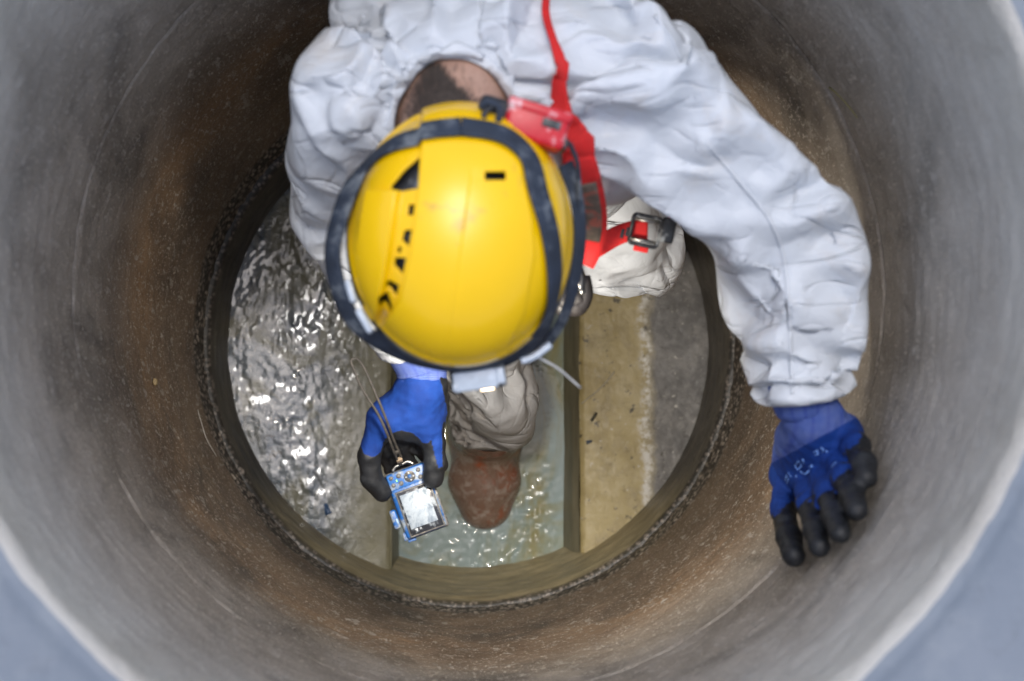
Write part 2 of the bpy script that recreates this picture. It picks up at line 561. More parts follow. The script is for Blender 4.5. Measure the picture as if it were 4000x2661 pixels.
bw = MAT('base_wall')
n_ = bw.noise(14, 6, .65, bw.co((1, 1, 4)), .5)
X, Y, Z = bw.pos()
c_ = bw.ramp(n_, [(.25, (.055, .051, .045)), (.5, (.10, .092, .078)), (.8, (.18, .162, .128))])
ol = bw.ramp(n_, [(.25, (.28, .235, .13)), (.75, (.52, .44, .27))])
c_ = bw.mix(bw.math('MULTIPLY', bw.ramp(bw.math('MULTIPLY', Y, -1.0), [(.25, 0.0), (.42, .95)]), bw.ramp(n_, [(.2, .6), (.6, 1.0)])), c_, ol)
c_ = bw.mix(bw.ramp(bw.noise(120, 3), [(.64, 0.0), (.74, .5)]), c_, (.4, .37, .3))
pb = bw.voro(120, 'F1')
pc = bw.mix(bw.ramp(bw.noise(50, 2), [(.3, 0.0), (.7, 1.0)]), (.05, .045, .04), (.36, .31, .27))
pc = bw.mix(bw.ramp(pb, [(.3, 0.0), (.5, 1.0)]), pc, (.03, .028, .025))
c_ = bw.mix(bw.ramp(bw.math('ADD', Z, 1.5), [(.030, 0.0), (.038, 1.0)]), c_, pc)
bw.set(color=c_, rough=.42, spec=.5)
bw.bump(bw.noise(80, 4, .6), .35, .003)
M_BASEWALL = bw.m

def RB(z):
    return np.interp(z, [-1.74, -1.68, -1.59, -1.49, -1.462], [.420, .444, .474, .487, .495])
prof = [(.53, -1.4565), (.512, -1.4575), (.502, -1.461)] + [(RB(z), z) for z in np.linspace(-1.463, -1.74, 60)]
lathe('base_wall', prof, M_BASEWALL, rough=.0016, seed=8)

def bench_z(x, y):
    """height of the benches, falling gently towards the channel"""
    return np.where(x < 0, -1.592 + .075 * np.clip(-x - .15, 0, 1), -1.595 + .05 * np.clip(x - .2, 0, 1))

def sstep0(x):
    x = np.clip(x, 0, 1); return x * x * (3 - 2 * x)

def bench(name, x_edge, sgn, seed):
    ny, nx = 420, 150
    ys = np.linspace(-.474, .474, ny)
    vs = []
    for y in ys:
        xe = sgn * math.sqrt(max(.487 ** 2 - y * y, 0.0))
        x0 = x_edge if sgn * xe > sgn * x_edge else xe
        for t in np.linspace(0, 1, nx):
            vs.append((x0 + (xe - x0) * t, y, 0))
    P = np.array(vs)
    P[:, 2] = bench_z(P[:, 0], P[:, 1])
    P[:, 0] += .002 * fbm(P, 12, 2, seed) * (np.abs(P[:, 0] - x_edge) < .03)
    wet = 1.0 if sgn < 0 else .45
    Q = P * np.array([1.25, .8, 1.0])
    calm = .5 + .5 * sstep0((vnoise(P, 6, seed + 11) + .35) / .6)
    P[:, 2] += wet * calm * 1.1 * (.0009 * fbm(Q, 24, 2, seed + 1) + .0010 * vnoise(Q, 62, seed + 2) + .0005 * vnoise(Q, 130, seed + 6)) + .0025 * fbm(P, 7, 2, seed + 4)
    # rounded arris at the channel
    e = np.clip(1 - np.abs(P[:, 0] - x_edge) / .012, 0, 1)
    P[:, 2] -= .007 * e ** 2
    i = np.arange(ny - 1)[:, None] * nx; k = np.arange(nx - 1)[None]
    f = np.stack([i + k, i + k + 1, i + nx + k + 1, i + nx + k], -1).reshape(-1, 4)
    if sgn < 0: f = f[:, ::-1]
    return tag(mesh_obj(name, P, f, M_BASE), kind='structure')
bench('bench', -.156, -1, 21)
bench('bench', .219, 1, 31)

chm = MAT('channel_concrete')
n_ = chm.noise(12, 5, .6, chm.co((4, .5, 4)))
chm.set(color=chm.ramp(n_, [(.25, (.11, .098, .06)), (.6, (.22, .20, .135)), (.85, (.30, .27, .19))]), rough=.35, spec=.5)
chm.bump(chm.noise(90, 4), .3, .003)
prof = [(-.156, -1.601), (-.152, -1.615), (-.139, -1.68), (-.125, -1.70), (0, -1.712), (.16, -1.70), (.186, -1.675), (.206, -1.625), (.2185, -1.603)]
prof = catmull(prof, 6)
vs, fs = [], []
ys = np.linspace(-.48, .48, 120)
for y in ys:
    for q in prof: vs.append((q[0], y, q[1]))
P = np.array(vs, float); P += .0016 * np.stack([fbm(P, 14, 3, 41), 0 * P[:, 0], fbm(P, 14, 3, 43)], -1)
n = len(prof)
fs = [(i * n + k, i * n + k + 1, (i + 1) * n + k + 1, (i + 1) * n + k) for i in range(len(ys) - 1) for k in range(n - 1)]
tag(mesh_obj('channel', P, fs, chm.m), kind='structure')

wm = MAT('murky_water')
X, Y, Z = wm.pos()
n_ = wm.noise(7, 4, .6, wm.co((1.6, .8, 1)), .8)
c_ = wm.ramp(n_, [(.36, (.30, .285, .15)), (.45, (.29, .33, .26)), (.54, (.30, .385, .385)), (.75, (.37, .46, .475))])
c_ = wm.mix(wm.ramp(wm.noise(40, 3, .6), [(.3, .35), (.42, 0.0)]), c_, (.17, .16, .09))
wm.set(color=c_, rough=.03, ior=1.33, spec=.6)
wm.bump(wm.noise(55, 3, .5), .12, .003)
M_WATER = wm.m
WATER_Z = -1.664
ny, nx = 360, 130
vs = []
for y in np.linspace(-.47, .47, ny):
    for x in np.linspace(-.1475, .1985, nx): vs.append((x, y, WATER_Z))
P = np.array(vs)
foot = np.exp(-(((P[:, 0] - .03) / .15) ** 2 + ((P[:, 1] + .42) / .13) ** 2)) + .55 * np.exp(-(((P[:, 0] - .12) / .05) ** 2 + ((P[:, 1] + .34) / .12) ** 2))
P[:, 2] += foot * (.0024 * vnoise(P, 46, 51) + .0017 * vnoise(P, 105, 52)) + .0004 * vnoise(P, 14, 53)
i = np.arange(ny - 1)[:, None] * nx; k = np.arange(nx - 1)[None]
f = np.stack([i + k, i + k + 1, i + nx + k + 1, i + nx + k], -1).reshape(-1, 4)
tag(mesh_obj('water', P, f, M_WATER), kind='structure')

# ground round the shaft
gm = MAT('grey_pavement')
f_ = gm.noise(30, 5, .65)
gm.set(color=gm.ramp(f_, [(.3, (.13, .135, .145)), (.7, (.24, .245, .255))]), rough=.8)
gm.bump(gm.noise(300, 3), .4, .003)
vs, fs = [], []
radii = [.652, .8, 1.2, 2, 4, 10, 30, 90]
for r in radii:
    for k in range(96):
        a = 2 * math.pi * k / 96
        vs.append((r * math.cos(a), r * math.sin(a), -.014))
for i in range(len(radii) - 1):
    for k in range(96):
        k2 = (k + 1) % 96
        fs.append((i * 96 + k, (i + 1) * 96 + k, (i + 1) * 96 + k2, i * 96 + k2))
tag(mesh_obj('ground', vs, fs, gm.m), kind='structure')
# ------------------------------------------------------------------ the worker: joints
J = dict(
    Rsh=at(1405, 400, -.31), Relb=at(1345, 800, -.52), Rwri=at(1600, 1365, -.655),
    Lsh=at(2540, 345, -.31), Lelb=at(3055, 905, -.36), Lwri=at(3138, 1585, -.405),
    neck=at(1790, 170, -.345), nape=at(1775, 520, -.25), head=at(1800, 900, -.20),
    hipR=np.array([-.10, .31, -.80]), hipL=np.array([.12, .31, -.80]),
    kneeR=at(1900, 1200, -1.02), ankR=at(1910, 1625, -1.46),
    kneeL=at(2400, 905, -.88), ankL=np.array([.25, .33, -1.45]),
)
def arr(*k): return [J[x] for x in k]
def L(a, b): return float(np.linalg.norm(J[a] - J[b]))
CH = np.array([.06, .22, -.47]); UB = at(1900, 130, -.42); BELLY = np.array([.05, .22, -.68])

def torso(P, g, k=.05):
    """trunk, hips; g = looseness"""
    d = smin(cone(P, J['Rsh'] * .72 + J['Lsh'] * .28 + [0, .02, -.03], J['Rsh'] * .3 + J['Lsh'] * .7 + [0, .02, -.03], .085 + g, .10 + g),
             cone(P, CH + [-.07, 0, 0], CH + [.07, 0, 0], .125 + g, .125 + g), k)
    d = smin(d, cone(P, UB + [-.07, 0, -.02], UB + [.07, 0, -.02], .10 + g, .10 + g), k)
    d = smin(d, cone(P, BELLY + [-.06, 0, 0], BELLY + [.06, 0, 0], .12 + g, .12 + g), k)
    d = smin(d, cone(P, J['hipR'], J['hipL'], .12 + g, .12 + g), k)
    return d

def body_sdf(P):
    d = torso(P, -.012)
    d = smin(d, cone(P, J['Rsh'], J['Relb'], .058, .043), .03)
    d = smin(d, cone(P, J['Relb'], J['Rwri'], .043, .028), .015)
    d = smin(d, cone(P, J['Lsh'], J['Lelb'], .058, .043), .03)
    d = smin(d, cone(P, J['Lelb'], J['Lwri'], .043, .028), .015)
    d = smin(d, cone(P, J['hipR'], J['kneeR'], .085, .058), .04)
    d = smin(d, cone(P, J['kneeR'], J['ankR'], .056, .04), .015)
    d = smin(d, cone(P, J['hipL'], J['kneeL'], .085, .058), .04)
    d = smin(d, cone(P, J['kneeL'], J['ankL'], .056, .04), .015)
    d = smin(d, cone(P, J['neck'], J['nape'], .064, .056), .03)
    # head with its face turned down
    d = smin(d, ball(P, J['head'] + [0, .02, -.02], (.074, .095, .095)), .03)
    d = smin(d, ball(P, J['head'] + [0, -.01, -.085], (.055, .065, .06)), .03)
    d = smin(d, cone(P, J['head'] + [0, -.075, -.075], J['head'] + [0, -.085, -.10], .011, .016), .012)
    for s in (-1, 1):
        d = smin(d, ball(P, J['head'] + [s * .076, .02, -.065], (.012, .028, .03)), .008)
        d = np.maximum(d, -ball(P, J['head'] + [s * .032, -.07, -.055], (.016, .012, .012)))
    return d

def cover_sdf(P):
    d = torso(P, .012)
    # right arm: full sleeve bagging at the elbow
    el = J['Relb']
    d = smin(d, cone(P, J['Rsh'], el, .080, .063), .05)
    d = smin(d, cone(P, el, J['Rwri'] + (el - J['Rwri']) * .07, .060, .045), .02)
    # left arm
    el = J['Lelb']
    d = smin(d, cone(P, J['Lsh'] + [0, -.01, 0], el, .083, .064), .085)
    d = smin(d, cone(P, el, J['Lwri'] + (el - J['Lwri']) * .05, .068, .055), .015)
    # slack of the chest hanging over the harness
    d = smin(d, ball(P, at(2420, 560, -.36), (.085, .06, .06)), .04)
    # legs
    d = smin(d, cone(P, J['hipR'], J['kneeR'], .10, .085), .04)
    d = smin(d, cone(P, J['kneeR'], J['ankR'], .085, .073), .02)
    d = smin(d, cone(P, J['hipL'], J['kneeL'], .095, .074), .04)
    d = smin(d, cone(P, at(2605, 905, -.87), at(2300, 1085, -.89), .034, .040), .03)
    d = smin(d, cone(P, J['kneeL'], J['ankL'], .08, .07), .02)
    # the hood folded down round the neck
    d = smin(d, ball(P, at(1780, 230, -.335), (.125, .075, .07)), .03)
    return d


GROOVES = [  # main folds cut into the loose suit before it crumples: radius, then points of the photo
    (.009, (2698, 360), (2690, 431), (2630, 630), (2514, 713)),
    (.012, (2190, 273), (2249, 497), (2315, 580), (2398, 696)),
    (.011, (2356, 373), (2398, 530), (2406, 663)),
    (.010, (2480, 350), (2500, 480), (2560, 560)),
    (.009, (2300, 90), (2480, 110), (2640, 170)),
    (.012, (1405, 46), (1365, 163), (1344, 285), (1385, 438), (1426, 540)),
    (.012, (1329, 300), (1243, 407), (1166, 499)),
    (.012, (1150, 534), (1217, 611), (1268, 687), (1300, 740)),
    (.010, (1190, 760), (1260, 800), (1340, 800)),
    (.013, (1180, 895), (1250, 925), (1330, 915)),
    (.010, (1507, 153), (1609, 137), (1736, 148), (1830, 175)),
    (.010, (1533, 107), (1685, 97), (1787, 107)),
    (.010, (1864, 178), (1965, 214), (2067, 305)),
    (.010, (1940, 120), (2060, 190), (2120, 300)),
    (.010, (1440, 330), (1480, 400), (1500, 470)),
    (.010, (1430, 190), (1460, 270), (1530, 290)),
]
CREASES = [  # creases pressed in afterwards: depth, half width, points
    (.026, .018, (2870, 1190), (2945, 1200), (3012, 1053), (3128, 985), (3290, 935)),
    (.014, .012, (2790, 961), (2912, 937), (2978, 953), (3077, 796), (3193, 729)),
    (.014, .016, (3240, 1110), (3290, 1150), (3345, 1200)),
    (.014, .012, (2905, 1260), (3000, 1250), (3128, 1302), (3200, 1300), (3340, 1275)),
    (.011, .010, (2890, 1440), (2960, 1440), (3060, 1410), (3164, 1370), (3320, 1410)),
    (.009, .009, (2910, 1500), (2990, 1520), (3090, 1480), (3200, 1490)),
    (.008, .009, (3080, 1110), (3180, 1080), (3300, 1085)),
    (.008, .007, (2688, 330), (2746, 464), (2837, 613), (2903, 771), (2961, 912)),
    (.007, .007, (2895, 390), (2880, 530), (2930, 640), (3010, 690)),
    (.006, .006, (2960, 520), (2990, 620), (3080, 700)),
    (.006, .006, (3060, 600), (3090, 680), (3180, 750)),
    (.006, .006, (2780, 520), (2820, 660), (2800, 760)),
    (.006, .006, (2560, 560), (2640, 520), (2700, 540)),
    (.005, .006, (2560, 400), (2620, 470), (2680, 470)),
    (.006, .006, (2500, 200), (2600, 260), (2640, 330)),
    (.005, .008, (1790, 1560), (1880, 1600), (1990, 1590), (2050, 1540)),
    (.005, .008, (1800, 1600), (1900, 1660), (2010, 1630)),
    (.006, .006, (1890, 1500), (1930, 1560), (2010, 1530)),
    (.010, .010, (2270, 1060), (2420, 1010), (2580, 1010)),
    (.007, .007, (2400, 1090), (2480, 1060), (2560, 1040)),
    (.006, .006, (1180, 330), (1260, 420), (1300, 520)),
    (.006, .006, (1250, 560), (1330, 580), (1400, 640)),
]

def hit(fn, px, py, t0=1.2, t1=3.2):
    """where the view line of a point of the photo first meets a solid"""
    d = ray(px, py); d = d / np.linalg.norm(d)
    t = t0
    for _ in range(120):
        s_ = float(fn((CAM + t * d)[None])[0])
        if s_ < .0004: return CAM + t * d
        t += max(.7 * s_, .0004)
        if t > t1: return None
    return CAM + t * d

def make_grooves():
    out = []
    for g in GROOVES:
        r = g[0]
        pts = [hit(cover_base, *p) for p in g[1:]]
        pts = [p + np.array([0, 0, r * .30]) for p in pts if p is not None]
        out += [(a, b, r) for a, b in zip(pts[:-1], pts[1:])]
    return out
cover_base = cover_sdf
SEGS = make_grooves()
def cover_sdf(P):
    d = cover_base(P)
    m = np.abs(d) < .045
    Q = P[m]
    g = np.full(len(Q), 9.0)
    for a, b, r in SEGS:
        g = np.minimum(g, cone(Q, a, b, r, r))
    d[m] = -smin(-d[m], g, .012)
    return d


# ------------------------------------------------------------------ the worker: suit, crumpled by a short cloth run over the body
def tyvek():
    m = MAT('white_coverall_fabric')
    w = m.noise(5, 3, .5, None, 0, 1)
    co = m.n.new('ShaderNodeVectorMath'); co.operation = 'MULTIPLY_ADD'
    m.l.new(w, co.inputs[0]); co.inputs[1].default_value = (.10, .10, .10); m.l.new(m.co(), co.inputs[2])
    cw = co.outputs[0]
    v1 = m.voro(26, 'DISTANCE_TO_EDGE', cw)
    v2 = m.voro(70, 'DISTANCE_TO_EDGE', cw)
    n1 = m.noise(18, 5, .6, cw, .4)
    base = m.ramp(m.noise(6, 4, .6), [(.3, (.575, .615, .665)), (.7, (.62, .655, .70))])
    X, Y, Z = m.pos()
    # grime: lower on the trousers, specks elsewhere
    low = m.ramp(m.math('MULTIPLY', Z, -1.0), [(.95, 0.0), (1.0, 0.0)])
    low = m.ramp(m.math('MULTIPLY_ADD', Z, -.5, 0.0), [(.47, 0.0), (.66, .9)])
    base = m.mix(m.math('MULTIPLY', low, m.ramp(n1, [(.3, 1.0), (.7, .6)])), base, (.30, .272, .25))
    gr = m.ramp(m.noise(9, 6, .7, None, .5), [(.56, 0.0), (.76, .5)])
    base = m.mix(gr, base, (.55, .49, .42))
    sp = m.ramp(m.noise(60, 4, .65), [(.70, 0.0), (.75, .6)])
    base = m.mix(sp, base, (.35, .33, .31))
    m.set(color=base, rough=m.ramp(n1, [(.3, .42), (.7, .58)]), spec=.35, sss=0.0)
    b = m.bump(m.ramp(v1, [(0.0, 0.0), (.16, 1.0)]), .16, .004)
    b = m.bump(n1, .10, .005, b)
    for k_, (rot, scl, st_, dd_) in enumerate((((.3, .2, .9), (4, 15, 9), .75, .006), ((.9, .5, -.5), (5, 19, 12), .75, .005), ((1.2, -.6, .2), (11, 34, 24), .6, .003))):
        mp = m.n.new('ShaderNodeMapping'); mp.inputs['Rotation'].default_value = rot; mp.inputs['Scale'].default_value = scl; mp.inputs['Location'].default_value = (k_ * 3.1, 1.7 * k_, .3)
        m.l.new(m.co(), mp.inputs[0])                       # long creases of stiff fabric that run in a few directions and fade out
        rd = m.math('ABSOLUTE', m.math('SUBTRACT', m.noise(1.0, .6, .4, mp.outputs[0], .15), .5))
        ln = m.ramp(rd, [(0.0, 0.0), (.015, .6), (.07, 1.0)])
        fade = m.ramp(m.noise(7 + 3 * k_, 2, .5), [(.46, 0.0), (.6, 1.0)])
        b = m.bump(m.math('MULTIPLY', m.math('SUBTRACT', ln, 1.0), fade), st_, dd_, b)
    b = m.bump(m.ramp(v2, [(0.0, 0.0), (.2, 1.0)]), .07, .0025, b)
    m.bump(m.noise(900, 2), .06, .0005, b)
    return m.m
M_SUIT = tyvek()

def neck_cut(P):
    return cone(P, at(1768, 490, -.25), at(1768, 1100, -.2), .062, .10)

def openings(P):
    """signed distance, negative where the suit is open"""
    d = neck_cut(P)
    for a, e, r in (('Rwri', 'Relb', .09), ('Lwri', 'Lelb', .10)):
        a = J[a]; u = (a - J[e]) / np.linalg.norm(a - J[e])
        d = np.minimum(d, np.maximum(-((P - a) @ u) - .012, np.linalg.norm(P - a, axis=-1) - r))
    for k in 'RL':
        a = J['ank' + k]; u = (a - J['knee' + k]) / np.linalg.norm(a - J['knee' + k])
        d = np.minimum(d, np.maximum(-((P - a) @ u), np.linalg.norm(P - a, axis=-1) - .12))
    return d

def cloth_mesh(h):
    v, f = surface(cover_sdf, (-.42, -.46, -1.56), (.50, .50, -.14), h)
    v = relax(v, f, 2)
    f = f[(openings(v)[f] > 0).sum(1) >= 2]
    used = np.unique(f); m = -np.ones(len(v), int); m[used] = np.arange(len(used))
    v = v[used]; f = m[f]
    e = np.sort(np.vstack([f[:, [i, (i + 1) % 4]] for i in range(4)]), 1)
    ue, c = np.unique(e, axis=0, return_counts=True)
    be = ue[c == 1]; b = np.unique(be)
    for _ in range(6):                                      # snap the rims onto the cutting surfaces and even them out
        d = openings(v[b]); g = np.zeros((len(b), 3))
        for i in range(3):
            ee = np.zeros(3); ee[i] = 1e-4
            g[:, i] = (openings(v[b] + ee) - openings(v[b] - ee)) / 2e-4
        g /= np.linalg.norm(g, axis=1)[:, None] + 1e-9
        v[b] -= .6 * d[:, None] * g
        S = np.zeros_like(v); dg = np.zeros(len(v))
        for a_, b_ in ((0, 1), (1, 0)):
            np.add.at(S, be[:, a_], v[be[:, b_]]); np.add.at(dg, be[:, a_], 1)
        v[b] = .6 * v[b] + .4 * S[b] / dg[b][:, None]
    return v, f, b

def rest_shape(v):
    """sleeves are cut too wide above the elbow and too long below it, so the folds run along the one and across the other"""
    sh = np.zeros_like(v)
    td = torso(v, .012)
    for a, b, c, k1, k2, w1, w2 in (('Rsh', 'Relb', 'Rwri', .05, .18, .12, .05), ('Lsh', 'Lelb', 'Lwri', .03, .22, .18, .04),
                                    ('hipR', 'kneeR', 'ankR', 0, .22, .1, .1), ('hipL', 'kneeL', 'ankL', .05, .1, .1, .1)):
        A_, B_, C_ = J[a], J[b], J[c]
        d1 = cone(v, A_ + (B_ - A_) * .35, B_, .08, .07); d2 = cone(v, B_, C_, .07, .05)
        m = np.clip((td - np.minimum(d1, d2)) / .05 + .2, 0, 1); m = m * m * (3 - 2 * m)
        t2 = np.clip((d1 - d2) / .06 + .5, 0, 1)
        for p, q, k, w, wt in ((A_, B_, k1, w1, 1 - t2), (B_, C_, k2, w2, t2)):
            L_ = np.linalg.norm(q - p); u = (q - p) / L_
            pr = (v - p) @ u
            sh += (m * k * np.clip(pr, 0, L_))[:, None] * u
            sh += (m * wt * w)[:, None] * (v - p - np.clip(pr, 0, L_)[:, None] * u)
    return v + sh

def crumple(v, f, rim, bv, bf, frames=26):
    suit = mesh_obj('cloth_run', v, f)
    form = mesh_obj('body_form', bv, bf)
    suit.shape_key_add(name='Basis')
    kb = suit.shape_key_add(name='rest'); kb.data.foreach_set('co', rest_shape(v).ravel()); kb.value = 0
    suit.vertex_groups.new(name='pin').add([int(i) for i in rim], 1.0, 'REPLACE')
    form.modifiers.new('collision', 'COLLISION')
    form.collision.thickness_outer = .006
    form.collision.cloth_friction = 8
    cl = suit.modifiers.new('cloth', 'CLOTH'); s = cl.settings
    s.quality = 5; s.mass = .15
    s.tension_stiffness = s.compression_stiffness = 25; s.shear_stiffness = 8; s.bending_stiffness = .7
    s.tension_damping = s.compression_damping = 8; s.shear_damping = 5; s.bending_damping = .5
    s.air_damping = 3
    s.vertex_group_mass = 'pin'; s.pin_stiffness = 1
    s.rest_shape_key = kb; s.shrink_min = -.20
    s.effector_weights.gravity = .15
    c = cl.collision_settings
    c.use_collision = True; c.distance_min = .006; c.collision_quality = 2; c.use_self_collision = False
    cl.point_cache.frame_start = 1; cl.point_cache.frame_end = frames
    SC.frame_start = 1; SC.frame_end = frames
    for k in range(1, frames + 1):
        SC.frame_set(k)
    me = bpy.data.meshes.new_from_object(suit.evaluated_get(bpy.context.evaluated_depsgraph_get()))
    co = np.zeros(len(me.vertices) * 3); me.vertices.foreach_get('co', co); co = co.reshape(-1, 3)
    for o in (suit, form): bpy.data.objects.remove(o)
    for x in list(bpy.data.meshes):
        if x.users == 0: bpy.data.meshes.remove(x)
    SC.frame_set(1)
    return co if np.isfinite(co).all() else v

def keep_inside(P, lim=.489):
    r_ = np.hypot(P[:, 0], P[:, 1]); s_ = np.where(r_ > lim, lim / np.maximum(r_, 1e-6), 1)
    P[:, 0] *= s_; P[:, 1] *= s_
    return P

person = empty('person', (.03, .05, -1.70), 'worker in a white coverall bending over in the shaft with a yellow helmet', 'person')

v, f, rim = cloth_mesh(.010)
bv, bf = surface(body_sdf, (-.42, -.46, -1.56), (.50, .50, -.08), .012)
co = keep_inside(crumple(v, f, rim, bv, bf))
tmp = mesh_obj('suit_tmp', co, f)
ss = tmp.modifiers.new('s', 'SUBSURF'); ss.levels = ss.render_levels = 1
me = bpy.data.meshes.new_from_object(tmp.evaluated_get(bpy.context.evaluated_depsgraph_get()))
bpy.data.objects.remove(tmp)
me.name = 'coverall'
P = np.zeros(len(me.vertices) * 3); me.vertices.foreach_get('co', P); P = P.reshape(-1, 3)
N = np.zeros(len(me.vertices) * 3); me.vertices.foreach_get('normal', N); N = N.reshape(-1, 3)

def crisp(P, f, normal_it=14, vert_it=14, sig=.30, fixed=None):
    """bilateral filter of the face normals: flat planes that meet in sharp creases, as in stiff paper-like fabric"""
    nf = len(f)
    e = np.vstack([np.stack([np.minimum(f[:, i], f[:, (i + 1) % 4]), np.maximum(f[:, i], f[:, (i + 1) % 4])], 1) for i in range(4)])
    fid = np.tile(np.arange(nf), 4)
    key = e[:, 0].astype(np.int64) * (P.shape[0] + 1) + e[:, 1]
    o = np.argsort(key, kind='stable'); k = key[o]; g = fid[o]
    same = np.where(k[1:] == k[:-1])[0]
    a, b = g[same], g[same + 1]
    A = np.concatenate([a, b]); B_ = np.concatenate([b, a])
    P0 = P.copy()
    for rnd in range(2):
        d1 = P[f[:, 2]] - P[f[:, 0]]; d2 = P[f[:, 3]] - P[f[:, 1]]
        n = np.cross(d1, d2); n /= np.linalg.norm(n, axis=1)[:, None] + 1e-12
        for _ in range(normal_it):
            w = np.exp(-((n[A] - n[B_]) ** 2).sum(1) / (2 * sig * sig))
            S = n * .6
            for i in range(3): S[:, i] += np.bincount(A, weights=w * n[B_, i], minlength=nf)
            n = S / (np.linalg.norm(S, axis=1)[:, None] + 1e-12)
        fv = f.ravel(); ff = np.repeat(np.arange(nf), 4)
        deg = np.bincount(fv, minlength=len(P)).astype(float)
        for _ in range(vert_it):
            c = P[f].mean(1)
            d = ((c[ff] - P[fv]) * n[ff]).sum(1)
            for i in range(3):
                P[:, i] += .8 * np.bincount(fv, weights=d * n[ff, i], minlength=len(P)) / np.maximum(deg, 1)
            if fixed is not None: P[fixed] = P0[fixed]
    return P

def bvh_of(me):
    return BVHTree.FromPolygons([x.co for x in me.vertices], [tuple(p.vertices) for p in me.polygons])
SUIT_BVH = bvh_of(me)
def on(bvh, px, py, lift=0.0):
    d = Vector(ray(px, py)).normalized()
    h = bvh.ray_cast(V(CAM), d)
    if h[0] is None: return None, None
    n = h[1] if h[1].dot(d) < 0 else -h[1]
    return np.array(h[0] + n * lift), np.array(n)

F4 = np.array([tuple(p.vertices) for p in me.polygons])
ee_ = np.sort(np.vstack([F4[:, [i, (i + 1) % 4]] for i in range(4)]), 1)
ue_, uc_ = np.unique(ee_, axis=0, return_counts=True)
RIM = np.unique(ue_[uc_ == 1])
free = np.ones(len(P)); free[RIM] = 0
for _ in range(3):
    a_ = np.zeros(len(P)); np.add.at(a_, ee_[:, 0], free[ee_[:, 1]]); np.add.at(a_, ee_[:, 1], free[ee_[:, 0]])
    c_ = np.zeros(len(P)); np.add.at(c_, ee_[:, 0], 1); np.add.at(c_, ee_[:, 1], 1)
    free = np.minimum(free, a_ / np.maximum(c_, 1)); free[RIM] = 0
P = P + N * (.0022 * fbm(P, 16, 2, 61) + .0010 * vnoise(P, 55, 63))[:, None] * free[:, None]
dv = P - relax(P, F4, 14)
l_ = np.linalg.norm(dv, axis=1)[:, None]
P = P + 1.05 * free[:, None] * dv * np.minimum(1, .008 / (l_ + 1e-9))             # deepen what the cloth run left
P = crisp(P, F4, 10, 12, .30, RIM)
for depth, w, *pts in CREASES:
    q = [on(SUIT_BVH, *p)[0] for p in pts]
    q = [p for p in q if p is not None]
    if len(q) < 2: continue
    q = catmull(q, 5)
    d = np.full(len(P), 9.0)
    for a, b in zip(q[:-1], q[1:]):
        if np.linalg.norm(a - b) > .12: continue
        d = np.minimum(d, cone(P, a, b, 0, 0))
    s_ = -depth * np.exp(-(d / w) ** 1.1) + .35 * depth * np.exp(-((d - 2.1 * w) / (1.0 * w)) ** 2)
    P = P + N * (s_ * free)[:, None]
P = crisp(P, F4, 6, 8, .28, RIM)
bd = body_sdf(P)
near = np.where(bd < .004)[0]
if len(near):                                               # cloth never sinks into the body
    Q = P[near]; g = np.stack([(body_sdf(Q + np.eye(3)[i] * 1e-3) - body_sdf(Q - np.eye(3)[i] * 1e-3)) / 2e-3 for i in range(3)], -1)
    P[near] += g / (np.linalg.norm(g, axis=1)[:, None] + 1e-9) * (.004 - np.maximum(bd[near], -.03))[:, None]
P = keep_inside(P)
me.vertices.foreach_set('co', P.ravel()); me.update()
me.polygons.foreach_set('use_smooth', [True] * len(me.polygons))
coverall = bpy.data.objects.new('coverall', me); C.objects.link(coverall)
me.materials.clear(); me.materials.append(M_SUIT)
coverall.parent = person; coverall.matrix_parent_inverse = Matrix.Translation(-person.location)
so = coverall.modifiers.new('thickness', 'SOLIDIFY'); so.thickness = .0016; so.offset = -1
SUIT_BVH = bvh_of(me)

# stitched seams of the suit
for pts in ([(2560, 60), (2640, 180), (2675, 330), (2655, 500), (2590, 640)], [(1420, 60), (1372, 170), (1352, 290), (1388, 430), (1420, 520)],
            [(2760, 560), (2880, 700), (3000, 850), (3060, 1000), (3080, 1200), (3090, 1400), (3095, 1540)]):
    q_, n_ = [], []
    c_ = catmull(np.array(pts, float), 14)
    for px, py in c_:
        a, b = on(SUIT_BVH, px, py, .0003)
        if a is not None and (not q_ or np.linalg.norm(a - q_[-1]) < .03): q_.append(a); n_.append(b)
    q_ = np.array(q_); n_ = np.array(n_)
    for _ in range(2): n_[1:-1] = .5 * n_[1:-1] + .25 * (n_[:-2] + n_[2:])
    ribbon('seam', q_, n_, .0045, .0010, M_SUIT, coverall, nx=2)

# ------------------------------------------------------------------ the worker: body, hair
SK = MAT('skin')
nk = SK.noise(30, 5, .6)
SK.set(color=SK.mix(SK.ramp(SK.noise(260, 3, .6), [(.4, 0.0), (.75, .35)]), SK.ramp(nk, [(.3, (.40, .245, .18)), (.7, (.50, .325, .25))]), (.30, .14, .10)), rough=.5, spec=.4, sss=.08)
SK.b.inputs['Subsurface Radius'].default_value = (.012, .005, .003)
SK.bump(SK.noise(420, 3), .2, .001)
bv, bf = surface(body_sdf, (-.42, -.46, -1.56), (.50, .50, -.08), .0075)
mesh_obj('body', relax(bv, bf, 1), bf, SK.m, person)

